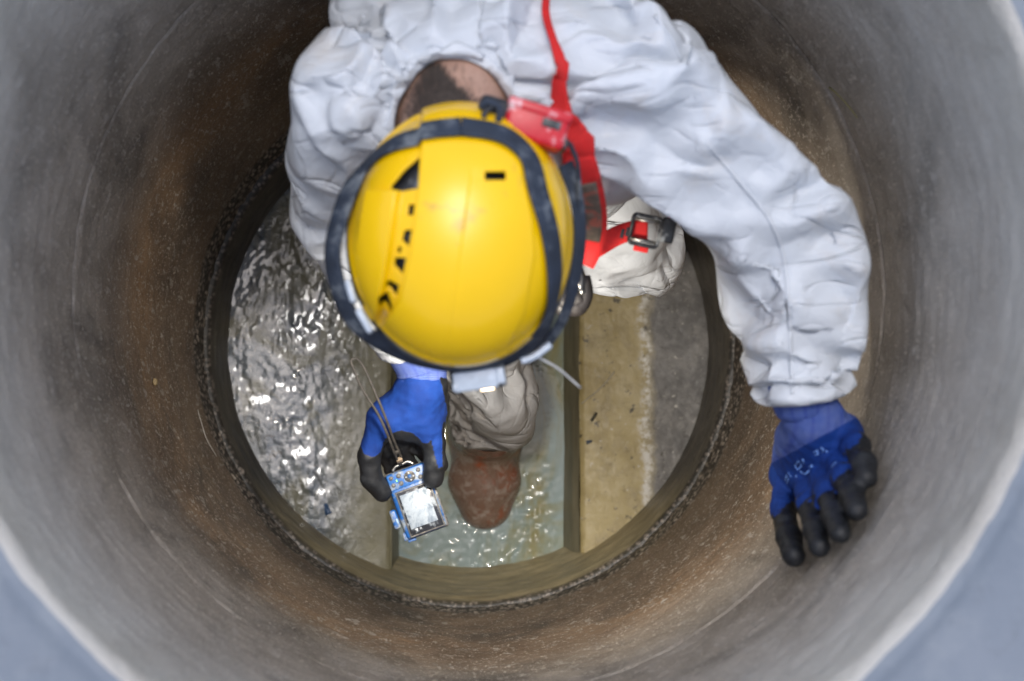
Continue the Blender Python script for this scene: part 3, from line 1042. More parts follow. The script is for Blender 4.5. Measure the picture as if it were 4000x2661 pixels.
HR = simple('dark_hair', (.06, .046, .038), .6, noise=.4, nscale=200)
vs, fs = [], []
nrm_c, = [np.array(J['neck'])]
rr = np.random.default_rng(5)
nb = BVHTree.FromPolygons([V(q) for q in bv], [tuple(int(i) for i in q) for q in bf])
cnt = 0
while cnt < 5500:
    px = rr.normal(1720, 95); py = rr.uniform(262, 520)
    # a tuft that narrows up the nape
    half = np.interp(py, [270, 330, 400, 470], [28, 75, 150, 210]); c0 = np.interp(py, [270, 400, 470], [1690, 1715, 1745])
    if abs(px - c0) > half * rr.uniform(.6, 1.15) or px < 1540 or px > 1980: 
        if rr.uniform() > .03: 
            cnt += 0
            continue
    h_, n_ = on(nb, px, py, 0)
    cnt += 1
    if h_ is None: continue
    dirv = np.array([(px - c0) * .0012 + rr.normal(0, .35), .75 + rr.normal(0, .25), 0]); dirv = dirv - n_ * dirv.dot(n_); dirv /= np.linalg.norm(dirv)
    L_ = rr.uniform(.006, .013); sd_ = np.cross(dirv, n_) * .0002
    b0 = len(vs)
    e1 = h_ + dirv * L_ * .5 + n_ * .0016; e2 = h_ + dirv * L_ + n_ * .0012
    vs += [h_ - sd_, h_ + sd_, e1 + sd_ * .8, e1 - sd_ * .8, e2]
    fs += [(b0, b0 + 1, b0 + 2, b0 + 3), (b0 + 3, b0 + 2, b0 + 4)]
hair = mesh_obj('hair', vs, fs, HR, person)
hair['kind'] = 'stuff'
# ------------------------------------------------------------------ helmet
M_YEL = simple('yellow_shell', (.88, .53, .0008), .24, spec=.45, noise=.03, nscale=12, dirt=((.42, .27, .05), 11, .63))
M_NAVY = simple('dark_webbing', (.022, .032, .052), .75, noise=.35, nscale=45, bump=.5, bscale=900, dirt=((.16, .18, .20), 22, .54))
M_BLACK = simple('black_plastic', (.016, .018, .022), .42, noise=.3, nscale=60, dirt=((.26, .28, .29), 45, .55))
M_SILVER = simple('pale_plastic', (.55, .62, .70), .25, spec=.7, noise=.15, nscale=60, dirt=((.25, .28, .3), 40, .62))
M_RED = simple('red_plastic', (.55, .010, .022), .38, noise=.15, nscale=40, dirt=((.75, .58, .60), 40, .54))
M_WEBR = simple('red_webbing', (.58, .014, .014), .8, noise=.18, nscale=60, bump=.6, bscale=700, dirt=((.25, .03, .03), 18, .62))
M_METAL = simple('dull_metal', (.40, .39, .36), .35, metal=1.0, noise=.25, nscale=120, dirt=((.10, .08, .06), 60, .6))

HCEN = at(1800, 917, -.19)
HR_ = np.array([.1127, .1320, .104])
helmet = empty('safety_helmet', HCEN - np.array([0, 0, .05]), 'yellow vented safety helmet on the bent head of the worker', 'helmet')

def in_poly(x, y, poly):
    poly = np.asarray(poly, float); c = np.zeros(x.shape, bool)
    for i in range(len(poly)):
        (x1, y1), (x2, y2) = poly[i - 1], poly[i]
        m = ((y1 > y) != (y2 > y)) & (x < (x2 - x1) * (y - y1) / ((y2 - y1) if y2 != y1 else 1e-9) + x1)
        c ^= m
    return c
def c1(*pts): return [(1200 + .829 * x, 250 + .829 * y) for x, y in pts]
VENTS = [c1((462, 652), (492, 652), (484, 708), (455, 706)), c1((440, 782), (478, 780), (463, 864), (427, 830)),
         c1((406, 864), (427, 868), (422, 897), (403, 894)), c1((393, 918), (450, 922), (432, 1005), (386, 955)),
         c1((363, 1032), (414, 1058), (400, 1120), (357, 1060)), c1((335, 1095), (356, 1092), (382, 1172), (366, 1195), (338, 1140)),
         c1((436, 482), (518, 410), (508, 572), (378, 598), (372, 560)), c1((838, 505), (938, 505), (938, 546), (838, 546))]
def sstep(x): 
    x = np.clip(x, 0, 1); return x * x * (3 - 2 * x)

def helmet_shell(nt=720, nr=230):
    th = np.linspace(0, 2 * np.pi, nt, endpoint=False)
    ph = np.concatenate([np.linspace(.004, 1, nr)])
    # from the crown (0) to below the widest part (1)
    ang = ph * math.radians(112)
    A_, T_ = np.meshgrid(ang, th, indexing='ij')
    w = np.cos(A_); s = np.sin(A_)
    u = s * np.cos(T_); v = s * np.sin(T_)
    # squarer than a ball
    k = 1 + .05 * np.sin(2 * A_) ** 2
    low = w < 0
    uu = np.where(low, np.cos(T_), u); vv = np.where(low, np.sin(T_), v)
    px, py = project(np.stack([uu * k * HR_[0], vv * k * HR_[1], np.where(low, w * .88 * HR_[2], w * k * HR_[2])], -1) + HCEN)
    eL = np.interp(py, [400, 573, 760, 996, 1180, 1286, 1400], [1640, 1634, 1618, 1590, 1548, 1470, 1400])
    r = k.copy()
    up = sstep((w + .05) / .15)
    st = sstep((px - eL) / 14)
    r += .060 * (st - 1) * up * (py < 1330)                                  # left flank lies lower than the crown band
    # vent panel stands up again between its ridge and the rim
    pl = np.interp(py, [700, 760, 990, 1110, 1230, 1290], [1440, 1425, 1385, 1400, 1440, 1470])
    pr = np.interp(py, [700, 730, 996, 1180, 1290], [1570, 1560, 1520, 1490, 1460])
    panel = sstep((px - pl) / 9) * sstep((pr - px) / 9) * sstep((py - 735) / 12) * sstep((1275 - py) / 15)
    r += .085 * panel * up
    # right crown edge, centre ridge
    eR = np.interp(py, [400, 560, 863, 996, 1228, 1386, 1420], [1975, 2020, 2079, 2087, 2046, 1971, 1940])
    r -= .012 * sstep((px - eR) / 12) * up
    cx = np.interp(py, [450, 698, 1402], [1850, 1832, 1735])
    r -= .006 * sstep((px - cx) / 10) * up * sstep((py - 640) / 60)
    # brim flange low on the shell
    r += .02 * sstep((.22 - w) / .1) * (w > -.05)
    X = uu * r * HR_[0]; Y = vv * r * HR_[1]; Z = np.where(low, w * .55 * HR_[2] * 1.6, w * r * HR_[2])
    Pv = np.stack([X, Y, Z], -1) + HCEN
    i = np.arange(nr - 1)[:, None] * nt; kk = np.arange(nt)[None]; k2 = (kk + 1) % nt
    f = np.stack([i + kk, i + nt + kk, i + nt + k2, i + k2], -1).reshape(-1, 4)
    cxp = px.reshape(-1)[f].mean(1); cyp = py.reshape(-1)[f].mean(1); cw = w.reshape(-1)[f].mean(1)
    hole = np.zeros(len(f), bool)
    for pv in VENTS: hole |= in_poly(cxp, cyp, pv) & (cw > .02)
    Pv = Pv.reshape(-1, 3); f = f[~hole]
    # draw the ragged rims of the openings onto their outlines
    e = np.sort(np.vstack([f[:, [q, (q + 1) % 4]] for q in range(4)]), 1)
    ue, ct = np.unique(e, axis=0, return_counts=True)
    b = np.unique(ue[ct == 1]); b = b[(w.reshape(-1)[b] > .02) & (w.reshape(-1)[b] < .995)]
    bx, by = px.reshape(-1)[b], py.reshape(-1)[b]
    bd_ = np.full(len(b), 1e9); tx = bx.copy(); ty = by.copy()
    for pv in VENTS:
        pv = np.asarray(pv)
        for q in range(len(pv)):
            p0, p1 = pv[q - 1], pv[q]; d_ = p1 - p0
            t = np.clip(((bx - p0[0]) * d_[0] + (by - p0[1]) * d_[1]) / (d_ @ d_), 0, 1)
            qx, qy = p0[0] + t * d_[0], p0[1] + t * d_[1]
            dd = np.hypot(bx - qx, by - qy); m_ = dd < bd_
            bd_[m_] = dd[m_]; tx[m_] = qx[m_]; ty[m_] = qy[m_]
    ok = bd_ < 14
    b, sx_, sy_ = b[ok], (tx - bx)[ok] / 4050, -(ty - by)[ok] / 4050
    nn_ = (Pv[b] - HCEN) / HR_ ** 2; nn_ /= np.linalg.norm(nn_, axis=1)[:, None]
    Pv[b, 0] += sx_; Pv[b, 1] += sy_; Pv[b, 2] -= (nn_[:, 0] * sx_ + nn_[:, 1] * sy_) / np.maximum(nn_[:, 2], .25)
    return Pv, f
hv, hf = helmet_shell()
shell = mesh_obj('shell', hv, hf, M_YEL, helmet)
bm = bmesh.new(); bm.from_mesh(shell.data)
bmesh.ops.holes_fill(bm, edges=[e for e in bm.edges if e.is_boundary and all((x.co - V(HCEN)).z > HR_[2] * .98 for x in e.verts)], sides=0)
bmesh.ops.recalc_face_normals(bm, faces=bm.faces)
bm.to_mesh(shell.data); bm.free()
sm = shell.modifiers.new('thickness', 'SOLIDIFY'); sm.thickness = .0028; sm.offset = -1
HEL_BVH = BVHTree.FromPolygons([x.co for x in shell.data.vertices], [tuple(p.vertices) for p in shell.data.polygons])
bm = bmesh.new(); bmesh.ops.create_uvsphere(bm, u_segments=48, v_segments=24, radius=1)
for q in bm.verts: q.co = V(HCEN + np.array([q.co.x * .103, q.co.y * .122, q.co.z * .094 if q.co.z > 0 else q.co.z * .05]))
bm_obj('liner', bm, M_BLACK, helmet)

def ell(u, v, w, k=1.0):
    return HCEN + np.array([u * HR_[0], v * HR_[1], w * HR_[2]]) * k

# rim band with chin strap webbing hanging on the right
rim_p = [ell(math.cos(a) * 1.008, math.sin(a) * 1.008, -.26) for a in np.linspace(0, 2 * math.pi, 97)]
rn = [np.array([math.cos(a) * 1.1, math.sin(a), .15]) for a in np.linspace(0, 2 * math.pi, 97)]
ribbon('rim_trim', rim_p, rn, .016, .004, M_NAVY, helmet)
cs = catmull([at(2205, 640, -.195), at(2245, 760, -.205), at(2262, 900, -.215), at(2248, 1060, -.225), at(2205, 1220, -.235), at(2140, 1330, -.245), at(2050, 1410, -.25)], 10)
ribbon('chin_strap', cs, [np.array([.75, .0, .65])] * len(cs), np.interp(np.linspace(0, 1, len(cs)), [0, .3, 1], [.024, .020, .012]), .0025, M_NAVY, helmet)
tube('strap_end', catmull([at(2035, 1410, -.235), at(2090, 1390, -.235), at(2150, 1345, -.235)], 6), .0042, M_SILVER, helmet)
tube('strap_cord', catmull([at(2100, 1395, -.25), at(2180, 1440, -.27), at(2268, 1515, -.30)], 6), .0014, simple('pale_cord', (.6, .6, .58), .6), helmet)
# ear muff slot clips on the left side
box_obj('clip', at(1372, 1140, -.20), [(.92, .3, .2), (-.3, .95, 0), (0, 0, 1)], (.008, .024, .02), M_SILVER, helmet, .003)
box_obj('clip', at(1425, 1255, -.205), [(.85, .5, .2), (-.5, .85, 0), (0, 0, 1)], (.008, .028, .02), M_SILVER, helmet, .003)

# ------------------------------------------------------------------ headlamp strapped round the helmet
lamp = empty('headlamp', at(1868, 1478, -.25), 'lit headlamp with dark elastic strap and red battery box on the yellow helmet', 'headlamp')
path, nor = [], []
STRAP = [(1800, 505), (1640, 545), (1532, 578), (1449, 648), (1378, 745, -.178), (1330, 880, -.186), (1310, 1000, -.195), (1334, 1130, -.205), (1392, 1250, -.215), (1485, 1325, -.232),
         (1600, 1375, -.250), (1740, 1405, -.256), (1868, 1412, -.256), (1980, 1385, -.238), (2078, 1318, -.205), (2139, 1203), (2155, 1079), (2138, 913), (2091, 747), (2058, 623), (1960, 535), (1800, 505)]
for p in STRAP:
    a, b = on(HEL_BVH, p[0], p[1]) if len(p) == 2 else (None, None)
    if a is None:
        a = at(p[0], p[1], p[2] if len(p) == 3 else -.20); q = (a - HCEN) / HR_; q[2] = .45; b = q / HR_; b /= np.linalg.norm(b)
        b = b + np.array([0, 0, .55]); b /= np.linalg.norm(b)
    path.append(a + b * .003); nor.append(b)
path = catmull(path, 8); nor = catmull(nor, 8)
path = np.array(path)
sm_ = path.copy()
for _ in range(4): sm_[1:-1] = .5 * sm_[1:-1] + .25 * (sm_[:-2] + sm_[2:])
for i_ in range(len(sm_)):                                  # lies on the shell, not in it
    h_ = HEL_BVH.ray_cast(V(sm_[i_] + nor[i_] * .03), V(-nor[i_]), .06)
    if h_[0] is not None:
        lift = (np.array(h_[0]) - sm_[i_]) @ nor[i_]
        if lift > -.002: sm_[i_] = sm_[i_] + nor[i_] * (lift + .002)
ribbon('elastic_strap', sm_, nor, .0235, .0022, M_NAVY, lamp, nx=4)

# lamp body at the front, looking down into the shaft
LX, LY, LZ = np.array([.988, .14, 0.05]), np.array([-.14, .985, .10]), np.array([-.03, -.10, .99])
lc = at(1868, 1474, -.245)
box_obj('lamp_housing', lc, [LX, LY, LZ], (.0585, .025, .040), M_BLACK, lamp, .004)
box_obj('lamp_window', lc + LZ * .0185 + LY * -.0015 - LX * .003, [LX, LY, LZ], (.046, .0205, .006), M_SILVER, lamp, .002)
box_obj('switch', lc + LZ * .0185 + LX * .0235, [LX, LY, LZ], (.009, .017, .009), M_SILVER, lamp, .002)
box_obj('switch', lc + LZ * .0185 - LX * .024 - LY * .006, [LX, LY, LZ], (.007, .008, .008), M_SILVER, lamp, .0015)
lens = MAT('lit_lens'); lens.set(color=(1, .8, .55), emis=(1.0, .72, .42), emis_s=6.0)
disc_obj('lens', lc - LZ * .0205 - LY * .004, [LX, LY, LZ], .016, .002, lens.m, lamp, 0, 28, .010)
box_obj('lens_edge', lc + LX * .008 - LY * .0135 - LZ * .006, [LX, LY, LZ], (.014, .003, .003), lens.m, lamp, .0007)
sp = bpy.data.lights.new('headlamp_beam', 'SPOT')
sp.energy = 13.0; sp.color = (1.0, .90, .76); sp.spot_size = math.radians(122); sp.spot_blend = 1.0; sp.shadow_soft_size = .03
so_ = bpy.data.objects.new('headlamp_beam', sp); C.objects.link(so_)
so_.location = V(lc - LZ * .026 - LY * .004)
so_.rotation_euler = V(LZ + LY * .02 - LX * .16).to_track_quat('Z', 'Y').to_euler()
so_.parent = lamp; so_.matrix_parent_inverse = Matrix.Translation(-lamp.location)

# battery box and cable module at the back
BX, BY, BZ = np.array([.962, -.262, -.08]), np.array([.262, .962, .06]), np.array([.06, -.08, .995])
bc = at(2088, 495, -.155)
box_obj('battery_box', bc, [BX, BY, BZ], (.064, .037, .040), M_RED, lamp, .006)
box_obj('battery_lid', bc + BY * .0145 + BZ * .001, [BX, BY, BZ], (.0655, .011, .041), M_RED, lamp, .003)
box_obj('charge_port', bc + BZ * .0195 + BX * .014 + BY * .004, [BX, BY, BZ], (.019, .009, .003), M_BLACK, lamp, .001)
box_obj('latch', bc + BX * .033 - BY * .010, [BX, BY, BZ], (.006, .012, .03), M_BLACK, lamp, .002)
mc = at(1922, 455, -.150)
box_obj('cable_module', mc, [BX, BY, BZ], (.032, .036, .030), M_BLACK, lamp, .006)
tube('cable', catmull([at(1880, 420, -.128), at(1905, 400, -.124), at(1950, 420, -.124), at(1945, 470, -.126), at(1910, 500, -.126), at(1890, 530, -.132)], 8), .0036, M_NAVY, lamp)
tube('cable', catmull([at(1950, 400, -.126), at(1890, 450, -.122), at(1930, 520, -.128), at(1970, 500, -.126)], 8), .0028, M_BLACK, lamp)
tube('cable', catmull([at(2225, 560, -.165), at(2255, 640, -.185), at(2262, 760, -.20), at(2255, 900, -.215)], 8), .0026, M_NAVY, lamp)

# ------------------------------------------------------------------ harness
har = empty('safety_harness', at(2300, 800, -.50), 'red webbing harness with black buckle over the white coverall', 'harness')
def along(pts, lift=.004, smooth=4, n=8, zcap=None):
    q, nn = [], []
    for p in pts:
        if len(p) == 3:
            q.append(at(*p)); nn.append(np.array([0, 0, 1.0]))
        else:
            a, b = on(SUIT_BVH, p[0], p[1], lift)
            q.append(a); nn.append(b)
    q = catmull(q, n); nn = catmull(nn, n)
    for _ in range(smooth):
        nn[1:-1] = .5 * nn[1:-1] + .25 * (nn[:-2] + nn[2:])
    return q, nn
sp_pts = [(2104, -30), (2122, 50), (2142, 124), (2164, 205), (2186, 285), (2205, 380), (2228, 480), (2250, 580)]
q, nn = along(sp_pts, .010, 6, 6)
# from the shoulder the strap falls over the edge of the chest
def fall(px, py, z):
    a, b = on(SUIT_BVH, px, py, .026)
    return at(px, py, max(z, a[2]) if a is not None else z)
z0 = q[-1][2]
tail = [q[-1], fall(2268, 660, z0 - .01), fall(2290, 740, z0 - .04), fall(2308, 830, z0 - .09), fall(2312, 900, z0 - .125), fall(2292, 970, z0 - .155), fall(2262, 1020, z0 - .17)]
q2 = catmull(tail, 6)
n2 = np.array([[-.10, -.35, .92]] * len(q2))
path = np.vstack([q[:-1], q2]); nor = np.vstack([nn[:-1], n2])
for _ in range(40):
    nor[1:-1] = .5 * nor[1:-1] + .25 * (nor[:-2] + nor[2:])
    path[1:-1] = .6 * path[1:-1] + .2 * (path[:-2] + path[2:])
for rnd in range(3):                                        # the webbing lies on the cloth, never under it
    for i_ in range(len(path)):
        px, py = project(path[i_])
        a, b = on(SUIT_BVH, px, py, .007)
        if a is not None and np.linalg.norm(a - CAM) < np.linalg.norm(path[i_] - CAM): path[i_] = a
    if rnd < 2:
        for _ in range(3): path[1:-1] = .5 * path[1:-1] + .25 * (path[:-2] + path[2:])
nor[:, 2] = np.maximum(nor[:, 2], .55)
ribbon('shoulder_strap', path, nor, np.interp(np.linspace(0, 1, len(path)), [0, .20, .34, .48, .62, 1], [.008, .0080, .016, .030, .038, .038]), .0025, M_WEBR, har)
k0 = len(q) + 9
patch = MAT('worn_patch')
pf = patch.noise(26, 5, .65, None, .6)
patch.set(color=patch.mix(patch.ramp(patch.noise(60, 3), [(.55, 0.0), (.7, .6)]), patch.ramp(pf, [(.35, (.075, .06, .045)), (.52, (.13, .10, .08)), (.58, (.38, .10, .07)), (.66, (.12, .09, .07))]), (.25, .2, .16)), rough=.7)
ribbon('label_patch', path[k0:-9] + nor[k0:-9] * .003, nor[k0:-9], .026, .0014, patch.m, har)
# second strap in its shade beside the helmet
q3 = catmull([at(2200, 600, -.31), at(2235, 690, -.35), at(2268, 790, -.40), at(2285, 880, -.43)], 6)
ribbon('webbing', q3, [np.array([-.2, -.35, .9])] * len(q3), .020, .0025, M_WEBR, har)
# chest strap with its buckle
zc = float(path[-1][2]) - .02
def chest(px, py, dz=0): 
    a, b = on(SUIT_BVH, px, py, .006)
    z = zc + dz
    if a is not None: z = max(z, a[2])
    return at(px, py, z)
q4 = catmull([chest(2300, 985), chest(2350, 955), chest(2410, 920), chest(2470, 900), chest(2530, 898)], 6)
for _ in range(4): q4[1:-1] = .5 * q4[1:-1] + .25 * (q4[:-2] + q4[2:])
ribbon('chest_strap', q4, [np.array([.0, -.25, .95])] * len(q4), .0235, .0025, M_WEBR, har)
bkc = (q4[-3] + q4[-4]) / 2 + np.array([.004, -.002, .006])
UX = np.array([.96, -.20, .0]); UX /= np.linalg.norm(UX); UZ = np.array([.0, -.2, .97]); UZ -= UX * UX.dot(UZ); UZ /= np.linalg.norm(UZ); UY = np.cross(UZ, UX)
for t in (.62, .68):
    m_ = q4[int(t * (len(q4) - 1))]
    box_obj('stitching', m_ + UZ * .003, [UX, UY, UZ], (.004, .011, .001), M_BLACK, har, .0003)
buckle_loop = []
for sx, sy in ((-1, -1), (1, -1), (1, 1), (-1, 1)):
    for a in np.linspace(0, math.pi / 2, 5):
        ang = a + {(1, 1): 0, (-1, 1): math.pi / 2, (-1, -1): math.pi, (1, -1): -math.pi / 2}[(sx, sy)]
        buckle_loop.append(bkc + UX * (sx * .013 + .004 * math.cos(ang)) + UY * (sy * .0135 + .004 * math.sin(ang)))
buckle_loop.append(buckle_loop[0])
bk = tube('buckle', np.array(buckle_loop), .0024, M_BLACK, har, 10)
for t in (-.006, .006):
    tube('buckle_bar', [bkc + UY * t * 2.0 - UX * .017, bkc + UY * t * 2.0 + UX * .017], .0022, M_METAL, bk, 8)
box_obj('buckle_end', bkc + UX * .026 + UY * .006 + UZ * .002, [UX, UY, UZ], (.017, .030, .010), M_BLACK, har, .003)
box_obj('webbing_end', bkc + UX * .028 + UY * .027 + UZ * .0, [UX, UY, UZ], (.010, .018, .004), M_WEBR, har, .001)
box_obj('webbing_end', bkc - UY * .022 + UX * .0 - UZ * .004, [UX, UY, UZ], (.018, .008, .003), M_WEBR, har, .001)
# dark hook and its leather loop under the helmet edge
M_LEA = simple('worn_leather', (.014, .012, .012), .55, noise=.5, nscale=50, bump=.8, bscale=160, dirt=((.09, .08, .07), 30, .64))
zh = zc - .03
hk = catmull([at(2262, 1000, zh + .02), at(2225, 1050, zh), at(2200, 1110, zh), at(2208, 1180, zh), at(2255, 1200, zh), at(2285, 1150, zh), at(2278, 1080, zh)], 8)
tube('hook', hk, np.interp(np.linspace(0, 1, len(hk)), [0, .5, 1], [.008, .0125, .009]), M_LEA, har, 12)
hk = catmull([at(2240, 1030, zh + .012), at(2258, 1090, zh + .014), at(2275, 1150, zh + .012)], 8)
tube('hook_gate', hk, .0028, M_METAL, har)
hk = catmull([at(2252, 1020, zh + .010), at(2272, 1070, zh + .014), at(2268, 1140, zh + .012)], 8)
tube('hook_cord', hk, .0035, M_BLACK, har)
box_obj('hook_sleeve', at(2222, 1185, zh), [(.8, .5, .2), (-.5, .85, 0), (-.1, -.1, 1)], (.040, .022, .020), M_LEA, har, .007)

# ------------------------------------------------------------------ gloves
def glove_materials():
    m = MAT('blue_knit')
    n = m.noise(40, 4, .6)
    weave = m.voro(1100, 'F1')
    col = m.ramp(n, [(.3, (.001, .028, .175)), (.7, (.002, .052, .29))])
    col = m.mix(m.ramp(weave, [(.2, 0.0), (.6, .35)]), col, (.002, .012, .15))
    rub = m.ramp(n, [(.3, (.008, .009, .011)), (.7, (.018, .020, .024))])
    rub = m.mix(m.ramp(m.noise(22, 4), [(.56, 0.0), (.72, .45)]), rub, (.05, .057, .065))
    c = m.ramp(m.attr('coat'), [(.49, 0.0), (.51, 1.0)])
    m.set(color=m.mix(c, col, rub), rough=m.mix(c, (.8,) * 3, m.ramp(n, [(.3, (.38,) * 3), (.7, (.58,) * 3)])), spec=.4)
    m.bump(m.math('ADD', weave, m.math('MULTIPLY', m.noise(300, 4), 1.2)), .35, .0008)
    m.m.name = 'blue_knit_with_black_coating'
    k = MAT('pale_blue_cuff_knit')
    at_ = k.attr('along')
    w1 = k.wave(190, None); 
    sn = k.math('SINE', k.math('MULTIPLY', at_, 3900.0))
    rc = k.math('SINE', k.math('MULTIPLY', k.attr('around'), 90.0))
    col = k.mix(k.ramp(sn, [(.0, 0.0), (.8, 1.0)]), (.045, .085, .33), (.125, .185, .46))
    col = k.mix(k.math('MULTIPLY', k.ramp(rc, [(.55, 0.0), (.9, .35)]), 1.0), col, (.02, .04, .30))
    col = k.mix(k.ramp(k.noise(45, 4), [(.4, 0.0), (.7, .3)]), col, (.19, .23, .42))
    k.set(color=col, rough=.85, spec=.2)
    k.bump(sn, .5, .0006)
    return m.m, k.m
M_GLOVE, M_CUFF = glove_materials()

def make_glove(parts, back, h, lo, hi, coat_fn, knit=None, kblend=.008):
    def fn(P):
        d = None
        for p in parts:
            e = cone(P, p[0], p[1], p[2], p[3])
            k_ = p[4] if len(p) > 4 else kblend
            d = e if d is None else smin(d, e, k_)
        return d + .0008 * vnoise(P, 130, 71) + .0018 * np.abs(vnoise(P, 48, 72))
    v, f = surface(fn, lo, hi, h)
    v = relax(v, f, 2, .4)
    o = mesh_obj('glove', v, f, M_GLOVE, person)
    n = np.zeros(len(v) * 3); o.data.vertices.foreach_get('normal', n); n = n.reshape(-1, 3)
    c = coat_fn(v, n @ back)
    c = c + .10 * vnoise(v, 200, 73)
    a = o.data.attributes.new('coat', 'FLOAT', 'POINT'); a.data.foreach_set('value', np.clip(c, 0, 1))
    if knit is not None:                                    # the knitted wrist runs on over the back of the hand
        o.data.materials.append(M_CUFF)
        pt, nr_, ax_ = knit
        kf = ((v[f].mean(1) - pt) @ nr_) < 0
        o.data.polygons.foreach_set('material_index', kf.astype(np.int32))
        a = o.data.attributes.new('along', 'FLOAT', 'POINT'); a.data.foreach_set('value', (v - pt) @ ax_)
        a = o.data.attributes.new('around', 'FLOAT', 'POINT'); a.data.foreach_set('value', (v[:, 0] - pt[0]) * 4)
    v2 = v + n * (.0007 * sstep((c - .45) / .1))[:, None]
    o.data.vertices.foreach_set('co', v2.ravel()); o.data.update()
    return o

def cuff(path, radii, parent, squash=1.0, nrm=None):
    path = np.asarray(path, float)
    sides = 48
    v, f = tube_data(path, radii, sides)
    v = np.array(v)
    if nrm is not None:
        c = np.repeat(path, sides, 0); off = v - c; v = c + off - (1 - squash) * (off @ nrm)[:, None] * nrm
    f = f[:-2]
    o = mesh_obj('cuff', v, f, M_CUFF, parent)
    L_ = np.concatenate([[0], np.cumsum(np.linalg.norm(np.diff(path, axis=0), axis=1))])
    a = o.data.attributes.new('along', 'FLOAT', 'POINT'); a.data.foreach_set('value', np.repeat(L_, sides))
    a = o.data.attributes.new('around', 'FLOAT', 'POINT'); a.data.foreach_set('value', np.tile(np.arange(sides) / sides, len(path)))
    s_ = o.modifiers.new('t', 'SOLIDIFY'); s_.thickness = .0018; s_.offset = -1
    return o

def finger_cov(v, chains):
    """for every vertex: how far along the nearest finger it is (0 root, 1 tip), and whether it lies on a finger at all"""
    best = np.full(len(v), 9.0); t_ = np.zeros(len(v))
    for ch in chains:
        ch = np.array(ch); seg = np.linalg.norm(np.diff(ch, axis=0), axis=1); tot = seg.sum(); acc = 0
        for a, b, s_ in zip(ch[:-1], ch[1:], seg):
            ab = b - a; t = np.clip(((v - a) @ ab) / (ab @ ab), 0, 1)
            d = np.linalg.norm(v - a - t[:, None] * ab, axis=1)
            m = d < best
            best[m] = d[m]; t_[m] = (acc + t[m] * s_) / tot
            acc += s_
    return best, t_

def zwall(px, py, R):
    d = ray(px, py); lo, hi = .3, 6
    for _ in range(50):
        m = (lo + hi) / 2; P_ = CAM + m * d
        if math.hypot(P_[0], P_[1]) < R: lo = m
        else: hi = m
    return CAM + lo * d

# left hand, flat against the shaft wall
W = J['Lwri']
fing = [  # base, middle, tip on the photo; radii
    [(3062, 1850, .445), (3058, 1990, .458), (3082, 2100, .468), (3100, 2170, .4745), .0148, .0128],
    [(3125, 1850, .452), (3160, 1975, .462), (3185, 2070, .469), (3200, 2135, .4755), .0136, .0118],
    [(3185, 1810, .455), (3232, 1930, .465), (3262, 2020, .471), (3282, 2085, .4755), .0136, .0118],
    [(3245, 1770, .458), (3300, 1865, .467), (3330, 1940, .472), (3348, 1995, .4755), .0132, .0116],
    [(3300, 1700, .462), (3350, 1745, .468), (3375, 1810, .472), (3385, 1865, .4755), .0132, .0116],
]
parts, chains = [], []
palm = zwall(3185, 1725, .440)
kn = []
for fg in fing:
    pts = [zwall(*p) for p in fg[:4]]
    r0, r1 = fg[4], fg[5]
    chains.append(pts)
    for i, (a, b) in enumerate(zip(pts[:-1], pts[1:])):
        parts.append((a, b, r0 + (r1 - r0) * i / 3, r0 + (r1 - r0) * (i + 1) / 3, .010 if i else .016))
    kn.append(pts[0])
wr = at(3160, 1620, W[2] - .002)
for k_, p in enumerate(kn):
    parts.append((wr + (palm - wr) * .25 + (p - palm) * .45, p, .026, .0165 if k_ else .0165, .016))
parts.append((wr, palm, .030, .026, .02))
parts.append((zwall(3310, 1660, .462), zwall(3335, 1740, .466), .014, .013, .012))
rad = np.array([palm[0], palm[1], 0]); rad /= np.linalg.norm(rad)
backL = -rad * .62 + np.array([0, 0, .78]); backL /= np.linalg.norm(backL)
def coatL(v, nb):
    best, t = finger_cov(v, chains)
    edge = .34 + .42 * np.clip(nb, 0, 1) ** 2.5
    on_f = best < .022
    c = np.where(on_f, .5 + (t - edge) * 4, 0)
    c = np.maximum(c, .5 + (-.30 - nb) * 4)
    return c
allp = np.array([p for c_ in chains for p in c_] + [wr])
e = J['Lelb']; ax = (wr - e) / np.linalg.norm(wr - e)
ka, kb_ = zwall(3050, 1790, .425), zwall(3300, 1655, .445)
dk = (kb_ - ka) / np.linalg.norm(kb_ - ka); vk = ray(3170, 1720); nk_ = np.cross(dk, vk / np.linalg.norm(vk)); nk_ *= np.sign(nk_ @ (palm - wr)) or 1; nk_ /= np.linalg.norm(nk_)
gl = make_glove(parts, backL, .0019, allp.min(0) - .045, allp.max(0) + .045, coatL, ((ka + kb_) / 2, nk_, ax))
pth = [W - ax * .045, W - ax * .03, W - ax * .015, W - ax * .005, W + ax * .004, W + ax * .010]
cuff(catmull(pth, 8), np.interp(np.linspace(0, 1, 41), [0, .35, .6, .8, 1], [.038, .037, .0355, .034, .031]), gl)
